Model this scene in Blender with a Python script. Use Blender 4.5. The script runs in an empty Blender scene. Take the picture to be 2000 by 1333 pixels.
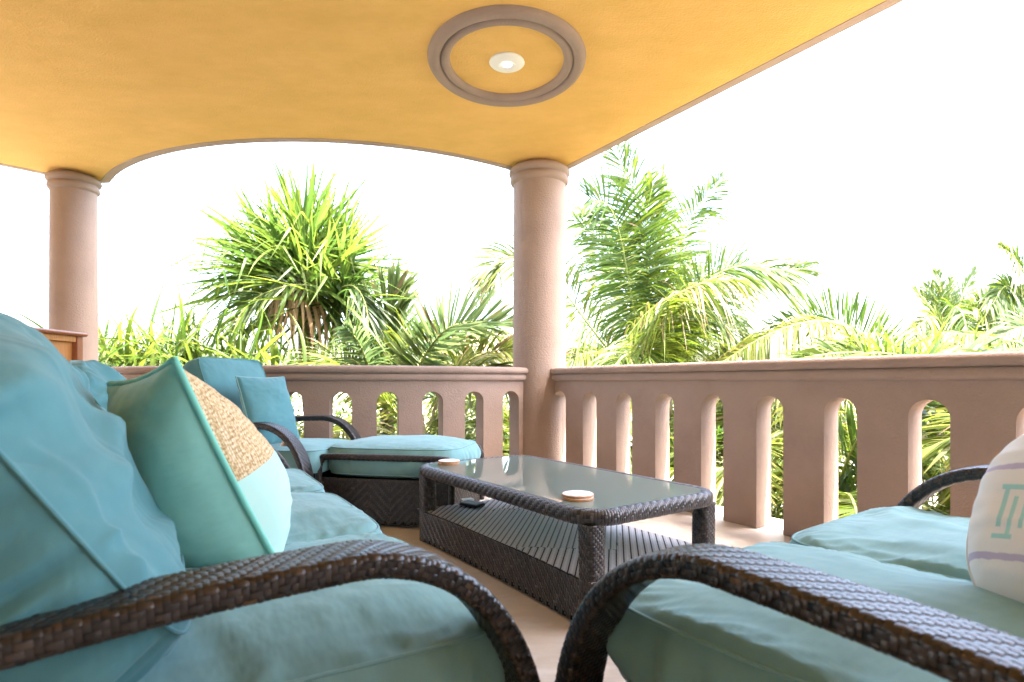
import bpy, math, random
import numpy as np
from mathutils import Vector, Matrix
random.seed(7); rng = np.random.default_rng(7)
SC = bpy.context.scene
COL = SC.collection
EYE = 0.83

# ------------------------------------------------------------------ camera, sky, sun, exposure
cam = bpy.data.objects.new('camera', bpy.data.cameras.new('camera'))
COL.objects.link(cam); SC.camera = cam
cam.location = (0, 0, EYE); cam.rotation_euler = (math.radians(90), 0, 0)
cam.data.sensor_width = 36; cam.data.lens = 19.8
cam.data.shift_y = 79.5 / 2000
cam.data.clip_start = 0.05; cam.data.clip_end = 2000
cam.data.dof.use_dof = True; cam.data.dof.focus_distance = 2.6; cam.data.dof.aperture_fstop = 4.5

SUN_EL, SUN_AZ = math.radians(69), math.radians(128)      # azimuth clockwise from +Y
w = bpy.data.worlds.new('World'); SC.world = w; w.use_nodes = True
nt = w.node_tree; nt.nodes.clear()
sky = nt.nodes.new('ShaderNodeTexSky'); sky.sky_type = 'NISHITA'; sky.sun_disc = False
sky.sun_elevation = SUN_EL; sky.sun_rotation = SUN_AZ
sky.air_density = 1.0; sky.dust_density = 6.0; sky.ozone_density = 1.0
bg = nt.nodes.new('ShaderNodeBackground'); bg.inputs['Strength'].default_value = 0.15
wo = nt.nodes.new('ShaderNodeOutputWorld')
nt.links.new(sky.outputs[0], bg.inputs[0]); nt.links.new(bg.outputs[0], wo.inputs[0])
sl = bpy.data.lights.new('sun', 'SUN'); sl.energy = 2.6; sl.angle = math.radians(0.53); sl.color = (1, .96, .9)
so = bpy.data.objects.new('sun', sl); COL.objects.link(so)
sd = Vector((math.sin(SUN_AZ) * math.cos(SUN_EL), math.cos(SUN_AZ) * math.cos(SUN_EL), math.sin(SUN_EL)))
so.rotation_euler = sd.to_track_quat('Z', 'Y').to_euler()
SC.view_settings.view_transform = 'Standard'; SC.view_settings.look = 'None'
SC.view_settings.gamma = 1; SC.view_settings.use_curve_mapping = False
SC.view_settings.exposure = 4.05
SC.cycles.max_bounces = 10; SC.cycles.diffuse_bounces = 6; SC.cycles.use_denoising = True

# ------------------------------------------------------------------ helpers
def tag(o, label=None, cat=None, group=None, kind=None):
    if label: o['label'] = label
    if cat: o['category'] = cat
    if group: o['group'] = group
    if kind: o['kind'] = kind
    return o

def link(o, parent=None):
    COL.objects.link(o)
    if parent is not None: o.parent = parent
    return o

def empty(name, loc, rz=0):
    o = bpy.data.objects.new(name, None); o.empty_display_size = .1
    o.location = loc; o.rotation_euler = (0, 0, rz); return link(o)

class MB:
    """collects vertices and faces as numpy blocks and makes one mesh"""
    def __init__(s): s.v = []; s.f = []; s.mi = []; s.n = 0; s.tone = []
    def add(s, V, F, mi=0, tone=None):
        V = np.asarray(V, float).reshape(-1, 3); F = np.asarray(F, int)
        s.v.append(V); s.f.append(F + s.n); s.mi.append(np.full(len(F), mi)); s.n += len(V)
        s.tone.append(np.full(len(V), .5) if tone is None else np.asarray(tone, float).reshape(-1))
        return s
    def grid(s, G, closeu=False, closev=False, mi=0, tone=None, flip=False):
        G = np.asarray(G, float); nu, nv = G.shape[:2]
        iu = np.arange(nu if closeu else nu - 1); iv = np.arange(nv if closev else nv - 1)
        a, b = np.meshgrid(iu, iv, indexing='ij'); a2 = (a + 1) % nu; b2 = (b + 1) % nv
        F = np.stack([a * nv + b, a2 * nv + b, a2 * nv + b2, a * nv + b2], -1).reshape(-1, 4)
        if flip: F = F[:, ::-1]
        return s.add(G.reshape(-1, 3), F, mi, tone)
    def box(s, c, d, mi=0, R=None, bev=0):
        x, y, z = np.array(d) / 2.0
        if bev > 0:
            b = min(bev, x * .9, y * .9, z * .9); V = []
            # chamfered box: 24 corners
            import itertools
            pts = []
            for sx, sy, sz in itertools.product((-1, 1), repeat=3):
                pts += [(sx * x, sy * (y - b), sz * (z - b)), (sx * (x - b), sy * y, sz * (z - b)), (sx * (x - b), sy * (y - b), sz * z)]
            V = np.array(pts)
            def id_(sx, sy, sz, k): return ((sx > 0) * 4 + (sy > 0) * 2 + (sz > 0)) * 3 + k
            Q = []
            def q(l, n):
                p = V[l]; nn = np.cross(p[1] - p[0], p[2] - p[0])
                Q.append(l if np.dot(nn, n) > 0 else l[::-1])
            for sg in (-1, 1):
                q([id_(sg, -1, -1, 0), id_(sg, 1, -1, 0), id_(sg, 1, 1, 0), id_(sg, -1, 1, 0)], (sg, 0, 0))
                q([id_(-1, sg, -1, 1), id_(1, sg, -1, 1), id_(1, sg, 1, 1), id_(-1, sg, 1, 1)], (0, sg, 0))
                q([id_(-1, -1, sg, 2), id_(1, -1, sg, 2), id_(1, 1, sg, 2), id_(-1, 1, sg, 2)], (0, 0, sg))
                for sh in (-1, 1):
                    q([id_(sg, sh, -1, 0), id_(sg, sh, 1, 0), id_(sg, sh, 1, 1), id_(sg, sh, -1, 1)], (sg, sh, 0))
                    q([id_(sg, -1, sh, 0), id_(sg, 1, sh, 0), id_(sg, 1, sh, 2), id_(sg, -1, sh, 2)], (sg, 0, sh))
                    q([id_(-1, sg, sh, 1), id_(1, sg, sh, 1), id_(1, sg, sh, 2), id_(-1, sg, sh, 2)], (0, sg, sh))
            if R is not None: V = V @ np.array(R).T
            s.add(V + np.array(c), np.array(Q), mi)
            T = []
            for i in range(8): 
                p = V[[3 * i, 3 * i + 1, 3 * i + 2]]; n = np.cross(p[1] - p[0], p[2] - p[0])
                t = [3 * i, 3 * i + 1, 3 * i + 2]; T.append(t if np.dot(n, p.mean(0)) > 0 else t[::-1])
            s.f.append(np.array(T) + s.n - 24); s.mi.append(np.full(8, mi)); return s
        V = np.array([(sx * x, sy * y, sz * z) for sx in (-1, 1) for sy in (-1, 1) for sz in (-1, 1)])
        F = [(0, 1, 3, 2), (4, 6, 7, 5), (0, 4, 5, 1), (2, 3, 7, 6), (0, 2, 6, 4), (1, 5, 7, 3)]
        if R is not None: V = V @ np.array(R).T
        return s.add(V + np.array(c), F, mi)
    def tube(s, pts, r, n=8, mi=0, close=False, tone=None):
        pts = np.asarray(pts, float); N = len(pts); r = np.broadcast_to(np.asarray(r, float), (N,))
        T = np.gradient(pts, axis=0)
        if close: T = np.roll(pts, -1, 0) - np.roll(pts, 1, 0)
        T /= np.linalg.norm(T, axis=1)[:, None] + 1e-9
        up = np.array([0, 0, 1.0]) if abs(T[:, 2]).mean() < .8 else np.array([1.0, 0, 0])
        A = np.cross(T, up); A /= np.linalg.norm(A, axis=1)[:, None] + 1e-9; B = np.cross(T, A)
        a = np.linspace(0, 2 * np.pi, n, endpoint=False)
        G = pts[:, None] + r[:, None, None] * (A[:, None] * np.cos(a)[None, :, None] + B[:, None] * np.sin(a)[None, :, None])
        s.grid(G, closeu=close, closev=True, mi=mi, flip=False)
        return s
    def lathe(s, prof, c=(0, 0, 0), n=64, mi=0, sx=1, sy=1):
        prof = np.asarray(prof, float); a = np.linspace(0, 2 * np.pi, n, endpoint=False)
        G = np.stack([prof[:, None, 0] * np.cos(a) * sx, prof[:, None, 0] * np.sin(a) * sy, np.repeat(prof[:, 1:2], n, 1)], -1) + np.array(c)
        return s.grid(G, closev=True, mi=mi)
    def poly(s, pts, mi=0):
        pts = np.asarray(pts, float); s.v.append(pts); s.f.append([list(range(s.n, s.n + len(pts)))]); s.mi.append(np.full(1, mi)); s.n += len(pts)
        s.tone.append(np.full(len(pts), .5)); return s
    def build(s, name, mats, parent=None, smooth=True, weld=False, autosmooth=None):
        me = bpy.data.meshes.new(name)
        V = np.concatenate(s.v); 
        loops = []; starts = []; k = 0
        for F in s.f:
            if isinstance(F, list): F = np.array(F)
            m = F.shape[1]; loops.append(F.reshape(-1)); starts.append(k + np.arange(len(F)) * m); k += F.size
        loops = np.concatenate(loops); starts = np.concatenate(starts); mi = np.concatenate(s.mi)
        me.vertices.add(len(V)); me.vertices.foreach_set('co', V.reshape(-1).astype(np.float32))
        me.loops.add(len(loops)); me.loops.foreach_set('vertex_index', loops.astype(np.int32))
        me.polygons.add(len(starts)); me.polygons.foreach_set('loop_start', starts.astype(np.int32))
        me.polygons.foreach_set('material_index', mi.astype(np.int32))
        me.update(calc_edges=True); me.validate()
        if not isinstance(mats, (list, tuple)): mats = [mats]
        for m in mats: me.materials.append(m)
        tn = np.concatenate(s.tone)
        if len(tn) == len(V) and np.ptp(tn) > 0:
            at = me.attributes.new('tone', 'FLOAT', 'POINT'); at.data.foreach_set('value', tn.astype(np.float32))
        me.polygons.foreach_set('use_smooth', np.full(len(me.polygons), bool(smooth)))
        if autosmooth is not None: me.set_sharp_from_angle(angle=math.radians(autosmooth))
        o = bpy.data.objects.new(name, me)
        return link(o, parent)

def flipmesh(o): o.data.flip_normals(); return o

def hashf(i, j, k, seed=0):
    h = (i * 374761393 + j * 668265263 + k * 2147483647 + seed * 974634777) & 0xffffffff
    h = ((h ^ (h >> 13)) * 1274126177) & 0xffffffff
    return ((h ^ (h >> 16)) & 0xffff) / 65535.0
def noise3(P, seed=0):
    P = np.asarray(P, float); I = np.floor(P).astype(np.int64); f = P - I; f = f * f * (3 - 2 * f); r = 0
    for dx in (0, 1):
        for dy in (0, 1):
            for dz in (0, 1):
                wgt = (f[..., 0] if dx else 1 - f[..., 0]) * (f[..., 1] if dy else 1 - f[..., 1]) * (f[..., 2] if dz else 1 - f[..., 2])
                r = r + wgt * hashf(I[..., 0] + dx, I[..., 1] + dy, I[..., 2] + dz, seed)
    return r * 2 - 1
def catmull(pts, n):
    pts = np.asarray(pts, float); p = np.vstack([2 * pts[0] - pts[1], pts, 2 * pts[-1] - pts[-2]])
    out = []
    m = len(pts) - 1
    for t in np.linspace(0, m - 1e-9, n):
        i = int(t); u = t - i; a, b, c, d = p[i], p[i + 1], p[i + 2], p[i + 3]
        out.append(.5 * ((2 * b) + (-a + c) * u + (2 * a - 5 * b + 4 * c - d) * u * u + (-a + 3 * b - 3 * c + d) * u ** 3))
    return np.array(out)

# ------------------------------------------------------------------ materials
def mat(name, col, rough=.8, spec=.5, build=None, **kw):
    m = bpy.data.materials.new(name); m.use_nodes = True; n = m.node_tree; b = n.nodes['Principled BSDF']
    b.inputs['Base Color'].default_value = (*col, 1); b.inputs['Roughness'].default_value = rough
    b.inputs['Specular IOR Level'].default_value = spec
    for k, v in kw.items(): b.inputs[k.replace('_', ' ')].default_value = v
    if build: build(n, b, col)
    return m
def N(n, t, **kw):
    x = n.nodes.new(t)
    for k, v in kw.items():
        if k in x.inputs: x.inputs[k].default_value = v
        else: setattr(x, k, v)
    return x
def coords(n, kind='Object'):
    t = n.nodes.new('ShaderNodeTexCoord'); return t.outputs[kind]
def wcoords(n):
    return n.nodes.new('ShaderNodeNewGeometry').outputs['Position']
def noise(n, co, scale, detail=4, rough=.55, stretch=None):
    if stretch:
        mp = N(n, 'ShaderNodeMapping'); mp.inputs['Scale'].default_value = stretch; n.links.new(co, mp.inputs[0]); co = mp.outputs[0]
    x = N(n, 'ShaderNodeTexNoise', Scale=scale, Detail=detail, Roughness=rough); n.links.new(co, x.inputs['Vector']); return x.outputs['Fac']
def ramp(n, fac, stops):
    r = n.nodes.new('ShaderNodeValToRGB'); e = r.color_ramp.elements
    while len(e) < len(stops): e.new(.5)
    for k, (p, c) in enumerate(stops): e[k].position = p; e[k].color = (*c, 1) if len(c) == 3 else c
    n.links.new(fac, r.inputs[0]); return r.outputs[0]
def bump(n, b, h, strength=.3, dist=.01, prev=None):
    x = N(n, 'ShaderNodeBump', Strength=strength, Distance=dist); n.links.new(h, x.inputs['Height'])
    if prev is not None: n.links.new(prev, x.inputs['Normal'])
    n.links.new(x.outputs[0], b.inputs['Normal']); return x.outputs[0]
def mul(c, k): return tuple(min(1, x * k) for x in c)

def stucco_b(n, b, col):
    co = wcoords(n); big = noise(n, co, 2.2, 8, .65); n.links.new(ramp(n, big, [(.25, mul(col, .80)), (.5, col), (.75, mul(col, 1.12))]), b.inputs['Base Color'])
    p = bump(n, b, noise(n, co, 75, 3, .65), .75, .005)
    bump(n, b, noise(n, co, 9, 4, .5), .25, .012, p)
M_STUCCO = mat('pink_brown_stucco', (.305, .225, .183), .9, .2, stucco_b)
def ceil_b(n, b, col):
    co = wcoords(n); big = noise(n, co, 2.6, 8, .68, (1, 1.8, 1))
    n.links.new(ramp(n, big, [(.25, mul(col, .88)), (.75, (min(1, col[0] * 1.05), col[1] * 1.06, col[2] * 1.3))]), b.inputs['Base Color'])
    p = bump(n, b, noise(n, co, 80, 3, .65), .8, .006)
    bump(n, b, noise(n, co, 14, 4, .5), .3, .01, p)
M_CEIL = mat('mustard_stucco', (.775, .465, .125), .88, .2, ceil_b)
M_WALL = mat('cream_wall_stucco', (.42, .39, .36), .9, .2, stucco_b)
def stone_b(n, b, col):
    co = wcoords(n)
    f = noise(n, co, 2.2, 8, .62, (1, 2.2, 1)); n.links.new(ramp(n, f, [(.3, (.42, .36, .30)), (.45, (.60, .55, .49)), (.55, (.55, .49, .42)), (.72, (.70, .67, .62))]), b.inputs['Base Color'])
    n.links.new(ramp(n, noise(n, co, 12, 4), [(.3, (.28,) * 3), (.7, (.5,) * 3)]), b.inputs['Roughness'])
    bump(n, b, noise(n, co, 60, 3), .1, .002)
M_FLOOR = mat('beige_limestone', (.6, .5, .4), .4, .4, stone_b)
def fabric_b(n, b, col):
    co = coords(n)
    f = noise(n, co, 7, 5, .6); c1 = ramp(n, f, [(.3, mul(col, .9)), (.7, mul(col, 1.08))]); n.links.new(c1, b.inputs['Base Color'])
    wx = N(n, 'ShaderNodeTexWave', Scale=260, Distortion=.6); n.links.new(co, wx.inputs[0])
    p = bump(n, b, noise(n, co, 700, 2), .12, .001)
    p = bump(n, b, noise(n, co, 6, 3, .5, (1, 2.4, 1)), .32, .022, p)
def fabric(name, col): return mat(name, col, .75, .2, fabric_b, Sheen_Weight=.18, Sheen_Roughness=.4)
M_TEAL = fabric('teal_canvas', (.17, .335, .345))
M_TEAL2 = fabric('blue_teal_canvas', (.082, .222, .245))
M_MINT = fabric('mint_cotton', (.23, .50, .44))
M_MINTP = fabric('mint_piping_cotton', (.19, .54, .45))
def burlap_b(n, b, col):
    co = coords(n); ck = N(n, 'ShaderNodeTexVoronoi', Scale=190); 
    mp = N(n, 'ShaderNodeMapping'); mp.inputs['Scale'].default_value = (1, .55, 1); n.links.new(co, mp.inputs[0]); n.links.new(mp.outputs[0], ck.inputs['Vector'])
    v = ck.outputs['Distance']; cc = ramp(n, noise(n, co, 160, 3), [(.3, (.30, .18, .07)), (.5, (.50, .35, .17)), (.72, (.68, .54, .33))])
    n.links.new(cc, b.inputs['Base Color']); bump(n, b, v, .9, .004)
M_BURLAP = mat('tan_burlap', (.5, .35, .17), .95, .1, burlap_b)
def wick_b(n, b, col):
    at = N(n, 'ShaderNodeAttribute'); at.attribute_name = 'tone'
    c = ramp(n, at.outputs['Fac'], [(0, (.007, .0055, .005)), (.5, (.022, .017, .015)), (.85, (.042, .030, .024)), (1, (.09, .055, .03))])
    n.links.new(c, b.inputs['Base Color'])
    bump(n, b, noise(n, coords(n), 400, 2), .15, .001)
M_WICK = mat('dark_brown_wicker', (.04, .03, .026), .30, .55, wick_b)
M_CORE = mat('wicker_core', (.008, .007, .006), .7, .2)
def wick_cool(n, b, col):
    at = N(n, 'ShaderNodeAttribute'); at.attribute_name = 'tone'
    n.links.new(ramp(n, at.outputs['Fac'], [(0, (.02, .018, .018)), (.5, (.050, .044, .044)), (1, (.13, .12, .12))]), b.inputs['Base Color'])
M_WICKG = mat('charcoal_wicker', (.04, .04, .045), .3, .55, wick_cool)
def glass_b(n, b, col):
    co = coords(n); bump(n, b, noise(n, co, 25, 2), .02, .002)
M_SHELF = mat('sky_sheen_lilac_grey_wicker', (.44, .43, .45), .36, .5)  # shelf weave: sky reflection put into a lighter base colour
M_GLASS = mat('frosted_green_glass', (.52, .78, .75), .035, .9, None, Coat_Weight=1.0, Coat_Roughness=.03)
_n = M_GLASS.node_tree; _t = _n.nodes.new('ShaderNodeBsdfTranslucent'); _t.inputs[0].default_value = (.72, .92, .88, 1); _m = _n.nodes.new('ShaderNodeMixShader'); _m.inputs[0].default_value = .48
_g = _n.nodes.new('ShaderNodeBsdfGlossy'); _g.inputs['Roughness'].default_value = .03; _f = _n.nodes.new('ShaderNodeFresnel'); _f.inputs[0].default_value = 1.75; _m2 = _n.nodes.new('ShaderNodeMixShader')
_n.links.new(_n.nodes['Principled BSDF'].outputs[0], _m.inputs[1]); _n.links.new(_t.outputs[0], _m.inputs[2]); _n.links.new(_f.outputs[0], _m2.inputs[0]); _n.links.new(_m.outputs[0], _m2.inputs[1]); _n.links.new(_g.outputs[0], _m2.inputs[2]); _n.links.new(_m2.outputs[0], _n.nodes['Material Output'].inputs[0])
def wood_b(n, b, col):
    co = coords(n); f = noise(n, co, 14, 6, .6, (1, 9, 1)); n.links.new(ramp(n, f, [(.3, mul(col, .7)), (.6, col), (.8, mul(col, 1.25))]), b.inputs['Base Color'])
M_WOOD = mat('honey_pine', (.55, .24, .07), .4, .5, wood_b)
M_WOODD = mat('red_brown_wood', (.36, .14, .06), .4, .5, wood_b)
M_CWOOD = mat('coaster_wood', (.5, .27, .14), .6, .3, wood_b)
def marble_b(n, b, col):
    co = coords(n); n.links.new(ramp(n, noise(n, co, 22, 6, .6, (1, 3, 1)), [(.35, (.55, .45, .4)), (.5, (.8, .76, .72)), (.8, (.85, .83, .8))]), b.inputs['Base Color'])
M_CTOP = mat('whitewashed_coaster_face', (.8, .76, .72), .5, .4, marble_b)
M_WHITE = mat('white_paint', (.8, .78, .72), .6, .3)
M_PAD = mat('grey_pad', (.22, .22, .22), .6, .3); M_PADE = mat('dark_pad_edge', (.03, .03, .035), .7, .3)
M_SHELL = mat('pale_shell', (.72, .58, .5), .5, .4)
M_BULB = mat('lit_bulb', (1, 1, 1), .5, .2); M_BULB.node_tree.nodes['Principled BSDF'].inputs['Emission Color'].default_value = (1, .98, 1, 1); M_BULB.node_tree.nodes['Principled BSDF'].inputs['Emission Strength'].default_value = .10

def leafmat(name, c1, c2, c3, trans=.55, rough=.5):
    m = bpy.data.materials.new(name); m.use_nodes = True; n = m.node_tree; b = n.nodes['Principled BSDF']; out = n.nodes['Material Output']
    at = N(n, 'ShaderNodeAttribute'); at.attribute_name = 'tone'
    oi = n.nodes.new('ShaderNodeObjectInfo')
    ad = N(n, 'ShaderNodeMath', operation='MULTIPLY_ADD'); n.links.new(oi.outputs['Random'], ad.inputs[0]); ad.inputs[1].default_value = .35; n.links.new(at.outputs['Fac'], ad.inputs[2])
    s = N(n, 'ShaderNodeMath', operation='SUBTRACT'); n.links.new(ad.outputs[0], s.inputs[0]); s.inputs[1].default_value = .17
    c = ramp(n, s.outputs[0], [(0, c1), (.48, c2), (.86, c3), (1, (.20, .13, .06))])
    n.links.new(c, b.inputs['Base Color']); b.inputs['Roughness'].default_value = rough; b.inputs['Specular IOR Level'].default_value = .5
    tr = n.nodes.new('ShaderNodeBsdfTranslucent'); 
    g = N(n, 'ShaderNodeGamma'); g.inputs[1].default_value = .85; n.links.new(c, g.inputs[0]); n.links.new(g.outputs[0], tr.inputs[0])
    mx = n.nodes.new('ShaderNodeMixShader'); mx.inputs[0].default_value = trans
    n.links.new(b.outputs[0], mx.inputs[1]); n.links.new(tr.outputs[0], mx.inputs[2]); n.links.new(mx.outputs[0], out.inputs['Surface']); return m
L_COCO = leafmat('coconut_leaf', (0.017, 0.045, 0.006), (0.049, 0.094, 0.006), (0.128, 0.158, 0.011))
L_YEL = leafmat('yellowing_palm_leaf', (.036, .075, .005), (.085, .115, .007), (.18, .165, .035))
L_PAN = leafmat('screw_palm_leaf', (.016, .044, .008), (.046, .096, .010), (.115, .155, .012))
L_PALE = leafmat('pale_palm_leaf', (0.035, 0.077, 0.021), (0.077, 0.126, 0.035), (0.154, 0.189, 0.063))
L_BUSH = leafmat('bush_leaf', (0.028, 0.062, 0.008), (0.075, 0.120, 0.010), (0.16, 0.185, 0.018))
L_DEAD = leafmat('dead_tan_leaf', (.16, .09, .045), (.34, .21, .11), (.5, .36, .22), .2, .8)
M_RACH = mat('palm_stalk', (.22, .26, .07), .5, .4)
def bark_b(n, b, col):
    co = wcoords(n); f = noise(n, co, 12, 6, .6, (1, 1, 4)); n.links.new(ramp(n, f, [(.3, mul(col, .55)), (.7, mul(col, 1.2))]), b.inputs['Base Color']); bump(n, b, f, .8, .03)
M_BARK = mat('grey_palm_bark', (.24, .19, .14), .9, .2, bark_b)
def grass_b(n, b, col):
    co = wcoords(n); f = noise(n, co, 1.5, 8, .65); n.links.new(ramp(n, f, [(.3, (.07, .10, .03)), (.5, (.22, .20, .15)), (.75, (.34, .32, .27))]), b.inputs['Base Color']); bump(n, b, noise(n, co, 30, 4), .8, .05)
M_GRASS = mat('sandy_grass', (.08, .12, .03), .95, .1, grass_b)
M_ROOF = mat('terracotta_roof', (.45, .25, .17), .85, .2)

# ------------------------------------------------------------------ terrace structure
U = np.array([-.5424, .8401]); V2 = np.array([.8401, .5424])           # along / outward of the right parapet
C0 = np.array([-1.734, 7.21])                                          # centre of the curved side
FLOORZ = 0.0
floor = MB()
OUT = []   # floor outline
fa = np.radians(np.linspace(-46, 38, 30)); arc = [(C0[0] + 2.86 * math.sin(a), C0[1] - 2.86 * math.cos(a)) for a in fa]
outl = [(-8.5, 5.2), (-4.3, 5.4)] + arc + [(.45, 5.25), (6.6, -4.5), (-9.3, -4.5)]
fl = MB(); fl.poly([(x, y, 0) for x, y in outl][::-1]); fl.poly([(x, y, -.3) for x, y in outl])
lo = np.array([[(x, y, 0), (x, y, -.3)] for x, y in outl]); fl.grid(lo, closeu=True)
tag(fl.build('floor', M_FLOOR, smooth=False), kind='structure')

def right_pt(s, off, z):   # s metres along from the column end of the right parapet (towards camera), off outward from the front face
    p = np.array([.339, 4.79]) - U * s + V2 * off; return np.array([p[0], p[1], z])
H, TW = .95, .14
ZB, ZS, ZT = .002, .672, .84     # arch spring, body top
def arch_wall(mb, f, segs, ow, s0, s1, bottom=ZB, spring=ZS, top=ZT):
    """pierced wall: f(s, off, z) maps to space; segs = left edges of openings, ow = opening width"""
    NA = 14
    r = ow / 2
    def quadstrip(A, B): 
        mb.grid(np.array([A, B]))
    sub = lambda a, b: np.linspace(a, b, max(2, int((b - a) / .04) + 1))
    prev = s0
    for e in list(segs) + [None]:
        e0 = s1 if e is None else e
        S = sub(prev, e0)
        for off, fl_ in ((0, False), (TW, True)):
            G = np.array([[f(s, off, z) for z in (bottom, spring, top)] for s in S]); mb.grid(G, flip=fl_)
        if e is None: break
        # arch crown part
        a = np.linspace(np.pi, 0, NA); cs, cz = e + r + r * np.cos(a), spring + r * np.sin(a)
        for off, fl_ in ((0, False), (TW, True)):
            G = np.array([[f(s, off, z), f(s, off, top)] for s, z in zip(cs, cz)]); mb.grid(G, flip=fl_)
        loop = [(e, bottom)] + list(zip(cs, cz)) + [(e + ow, bottom)]
        G = np.array([[f(s, 0, z), f(s, TW, z)] for s, z in loop]); mb.grid(G)
        prev = e + ow
    for s_, fl_ in ((s0, False), (s1, True)):
        mb.grid(np.array([[f(s_, 0, bottom), f(s_, 0, top)], [f(s_, TW, bottom), f(s_, TW, top)]]), flip=fl_)
def rail(mb, f, s0, s1):
    # two rolled mouldings and a slightly sloped top
    prof = [(0, .835), (-.012, .838)]
    for a in np.linspace(-80, 80, 9): prof.append((-.012 - .018 * math.cos(math.radians(a)), .866 + .027 * math.sin(math.radians(a))))
    prof.append((-.016, .8935))
    for a in np.linspace(-80, 75, 10): prof.append((-.020 - .028 * math.cos(math.radians(a)), .921 + .027 * math.sin(math.radians(a))))
    prof += [(-.02, .9495), (.07, .955)]
    prof = prof + [(TW - x, z) for x, z in prof[::-1]]
    rad = .03; S = list(np.linspace(s0 + .02, s1 - .02, max(3, int((s1 - s0) / .06))))
    G = []
    def ring(s, k): return [f(s, .07 + (x - .07) * k, .90 + (z - .90) * (k if k < 1 else 1)) for x, z in prof]
    for t in (0, .25, .5, .75, 1): G.append(ring(s0 - .035 + .055 * t, .2 + .8 * math.sqrt(1 - (1 - t) ** 2)))
    for s in S[1:-1]: G.append(ring(s, 1))
    for t in (1, .75, .5, .25, 0): G.append(ring(s1 + .035 - .055 * t, .2 + .8 * math.sqrt(1 - (1 - t) ** 2)))
    mb.grid(np.array(G), closev=False); mb.poly(np.array(G[0])); mb.poly(np.array(G[-1])[::-1])

def rs(Z): return (4.79 - Z) / .8401
segs = [rs(4.765 - .3172 * k) for k in range(0, 25)]
t = empty('balustrade', (2.4, 1.6, 0)); tag(t, 'straight stucco balustrade of arched openings behind the right sofa', 'balustrade')
def sub_loc(f, root):
    L = np.array(root.location)
    return lambda *a: f(*a) - L
mb = MB(); arch_wall(mb, sub_loc(right_pt, t), segs, .160, -.05, 9.6); o = mb.build('arcade_panel', M_STUCCO, t, autosmooth=35)
mb = MB(); rail(mb, sub_loc(right_pt, t), 0.02, 9.6); mb.build('top_rail', M_STUCCO, t, autosmooth=40)

def curve_pt(s, off, z):   # s = arc length on front face, theta grows to the right
    th = s / 3.05; R = 3.05 - off; return np.array([C0[0] + R * math.sin(th), C0[1] - R * math.cos(th), z])
d2r = math.radians
segs = [d2r(7.10 + 6.46 * k) * 3.05 for k in range(-7, 5)]
t = empty('balustrade', (-1.7, 4.2, 0)); tag(t, 'curved stucco balustrade of arched openings between the two round columns', 'balustrade')
mb = MB(); arch_wall(mb, sub_loc(curve_pt, t), segs, d2r(3.05) * 3.05, d2r(-44.5) * 3.05, d2r(37.4) * 3.05); mb.build('arcade_panel', M_STUCCO, t, autosmooth=35)
mb = MB(); rail(mb, sub_loc(curve_pt, t), d2r(-44.5) * 3.05, d2r(37.6) * 3.05); mb.build('top_rail', M_STUCCO, t, autosmooth=40)

def column(x, y, r, rc, label):
    t = empty('column', (x, y, 0)); tag(t, label, 'column')
    s = MB(); s.lathe([(r * 1.0, 0), (r * 1.0, 1.2), (r * .985, 2.1), (r * .975, 2.6)], n=72); s.build('shaft', M_STUCCO, t)
    c = MB(); pr = [(r * .97, 2.545)]
    for a in np.linspace(-75, 80, 9): pr.append((rc - .038 + .026 * math.cos(d2r(a)), 2.585 + .033 * math.sin(d2r(a))))
    for a in np.linspace(-70, 80, 9): pr.append((rc - .03 + .03 * math.cos(d2r(a)), 2.655 + .032 * math.sin(d2r(a))))
    pr += [(rc - .035, 2.695), (rc - .05, 2.706)]
    c.lathe(pr, n=72); c.build('capital', M_STUCCO, t); return t
column(.2408, 4.95, .232, .268, 'thick round stucco column where the two balustrades meet')
column(-3.99, 5.13, .18, .210, 'slimmer round stucco column at the far left behind the wooden cabinet')

# ceiling with curved edge
def arcpts(c, R, a0, a1, n): return [np.array([c[0] + R * math.sin(a), c[1] - R * math.cos(a)]) for a in np.linspace(a0, a1, n)]
A1 = arcpts(C0, 2.80, d2r(-47.5), d2r(36.8), 60)
c2 = np.array([-6.35, 6.95])
A0 = arcpts(c2, 2.80, d2r(-40), d2r(49.0), 40)
edge = [np.array([-9.0, 4.9])] + A0 + [np.array([-4.12, 5.28]), np.array([-3.93, 5.33])] + A1 + [np.array([.22, 5.22]), np.array([.36, 5.20]), np.array([.53, 4.94])]
far = np.array([.53, 4.94]) - U * 11.4; edge += [far]
edge = np.array(edge)
def offset(E, d):
    out = []
    for i in range(len(E)):
        a = E[max(0, i - 1)]; b = E[i]; c = E[min(len(E) - 1, i + 1)]
        n1 = b - a; n2 = c - b
        if i == 0: n1 = n2
        if i == len(E) - 1: n2 = n1
        n1 = n1 / np.linalg.norm(n1); n2 = n2 / np.linalg.norm(n2)
        p1 = np.array([-n1[1], n1[0]]); p2 = np.array([-n2[1], n2[0]]); m = p1 + p2; m /= np.linalg.norm(m)
        out.append(b + m * d / max(.5, np.dot(m, p1)))
    return np.array(out)
inn = offset(edge, -.07)
CZ = 2.71
cb = MB(); bp = [(x, y, CZ) for x, y in inn] + [(7.0, -4.7, CZ), (-9.5, -4.7, CZ)]
cb.poly(bp); tag(cb.build('ceiling', M_CEIL, smooth=False), kind='structure')
prof = [(-.07, CZ + .001), (-.069, CZ - .004), (.0, CZ - .004), (.002, CZ + .035), (.03, CZ + .045), (.034, CZ + .09), (.065, CZ + .10), (.07, CZ + .145), (.10, CZ + .155), (.104, CZ + .34), (-.05, CZ + .34)]
G = np.array([[(x, y, z) for x, y in offset(edge, d)] for d, z in prof]); fb = MB(); fb.grid(G)
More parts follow.
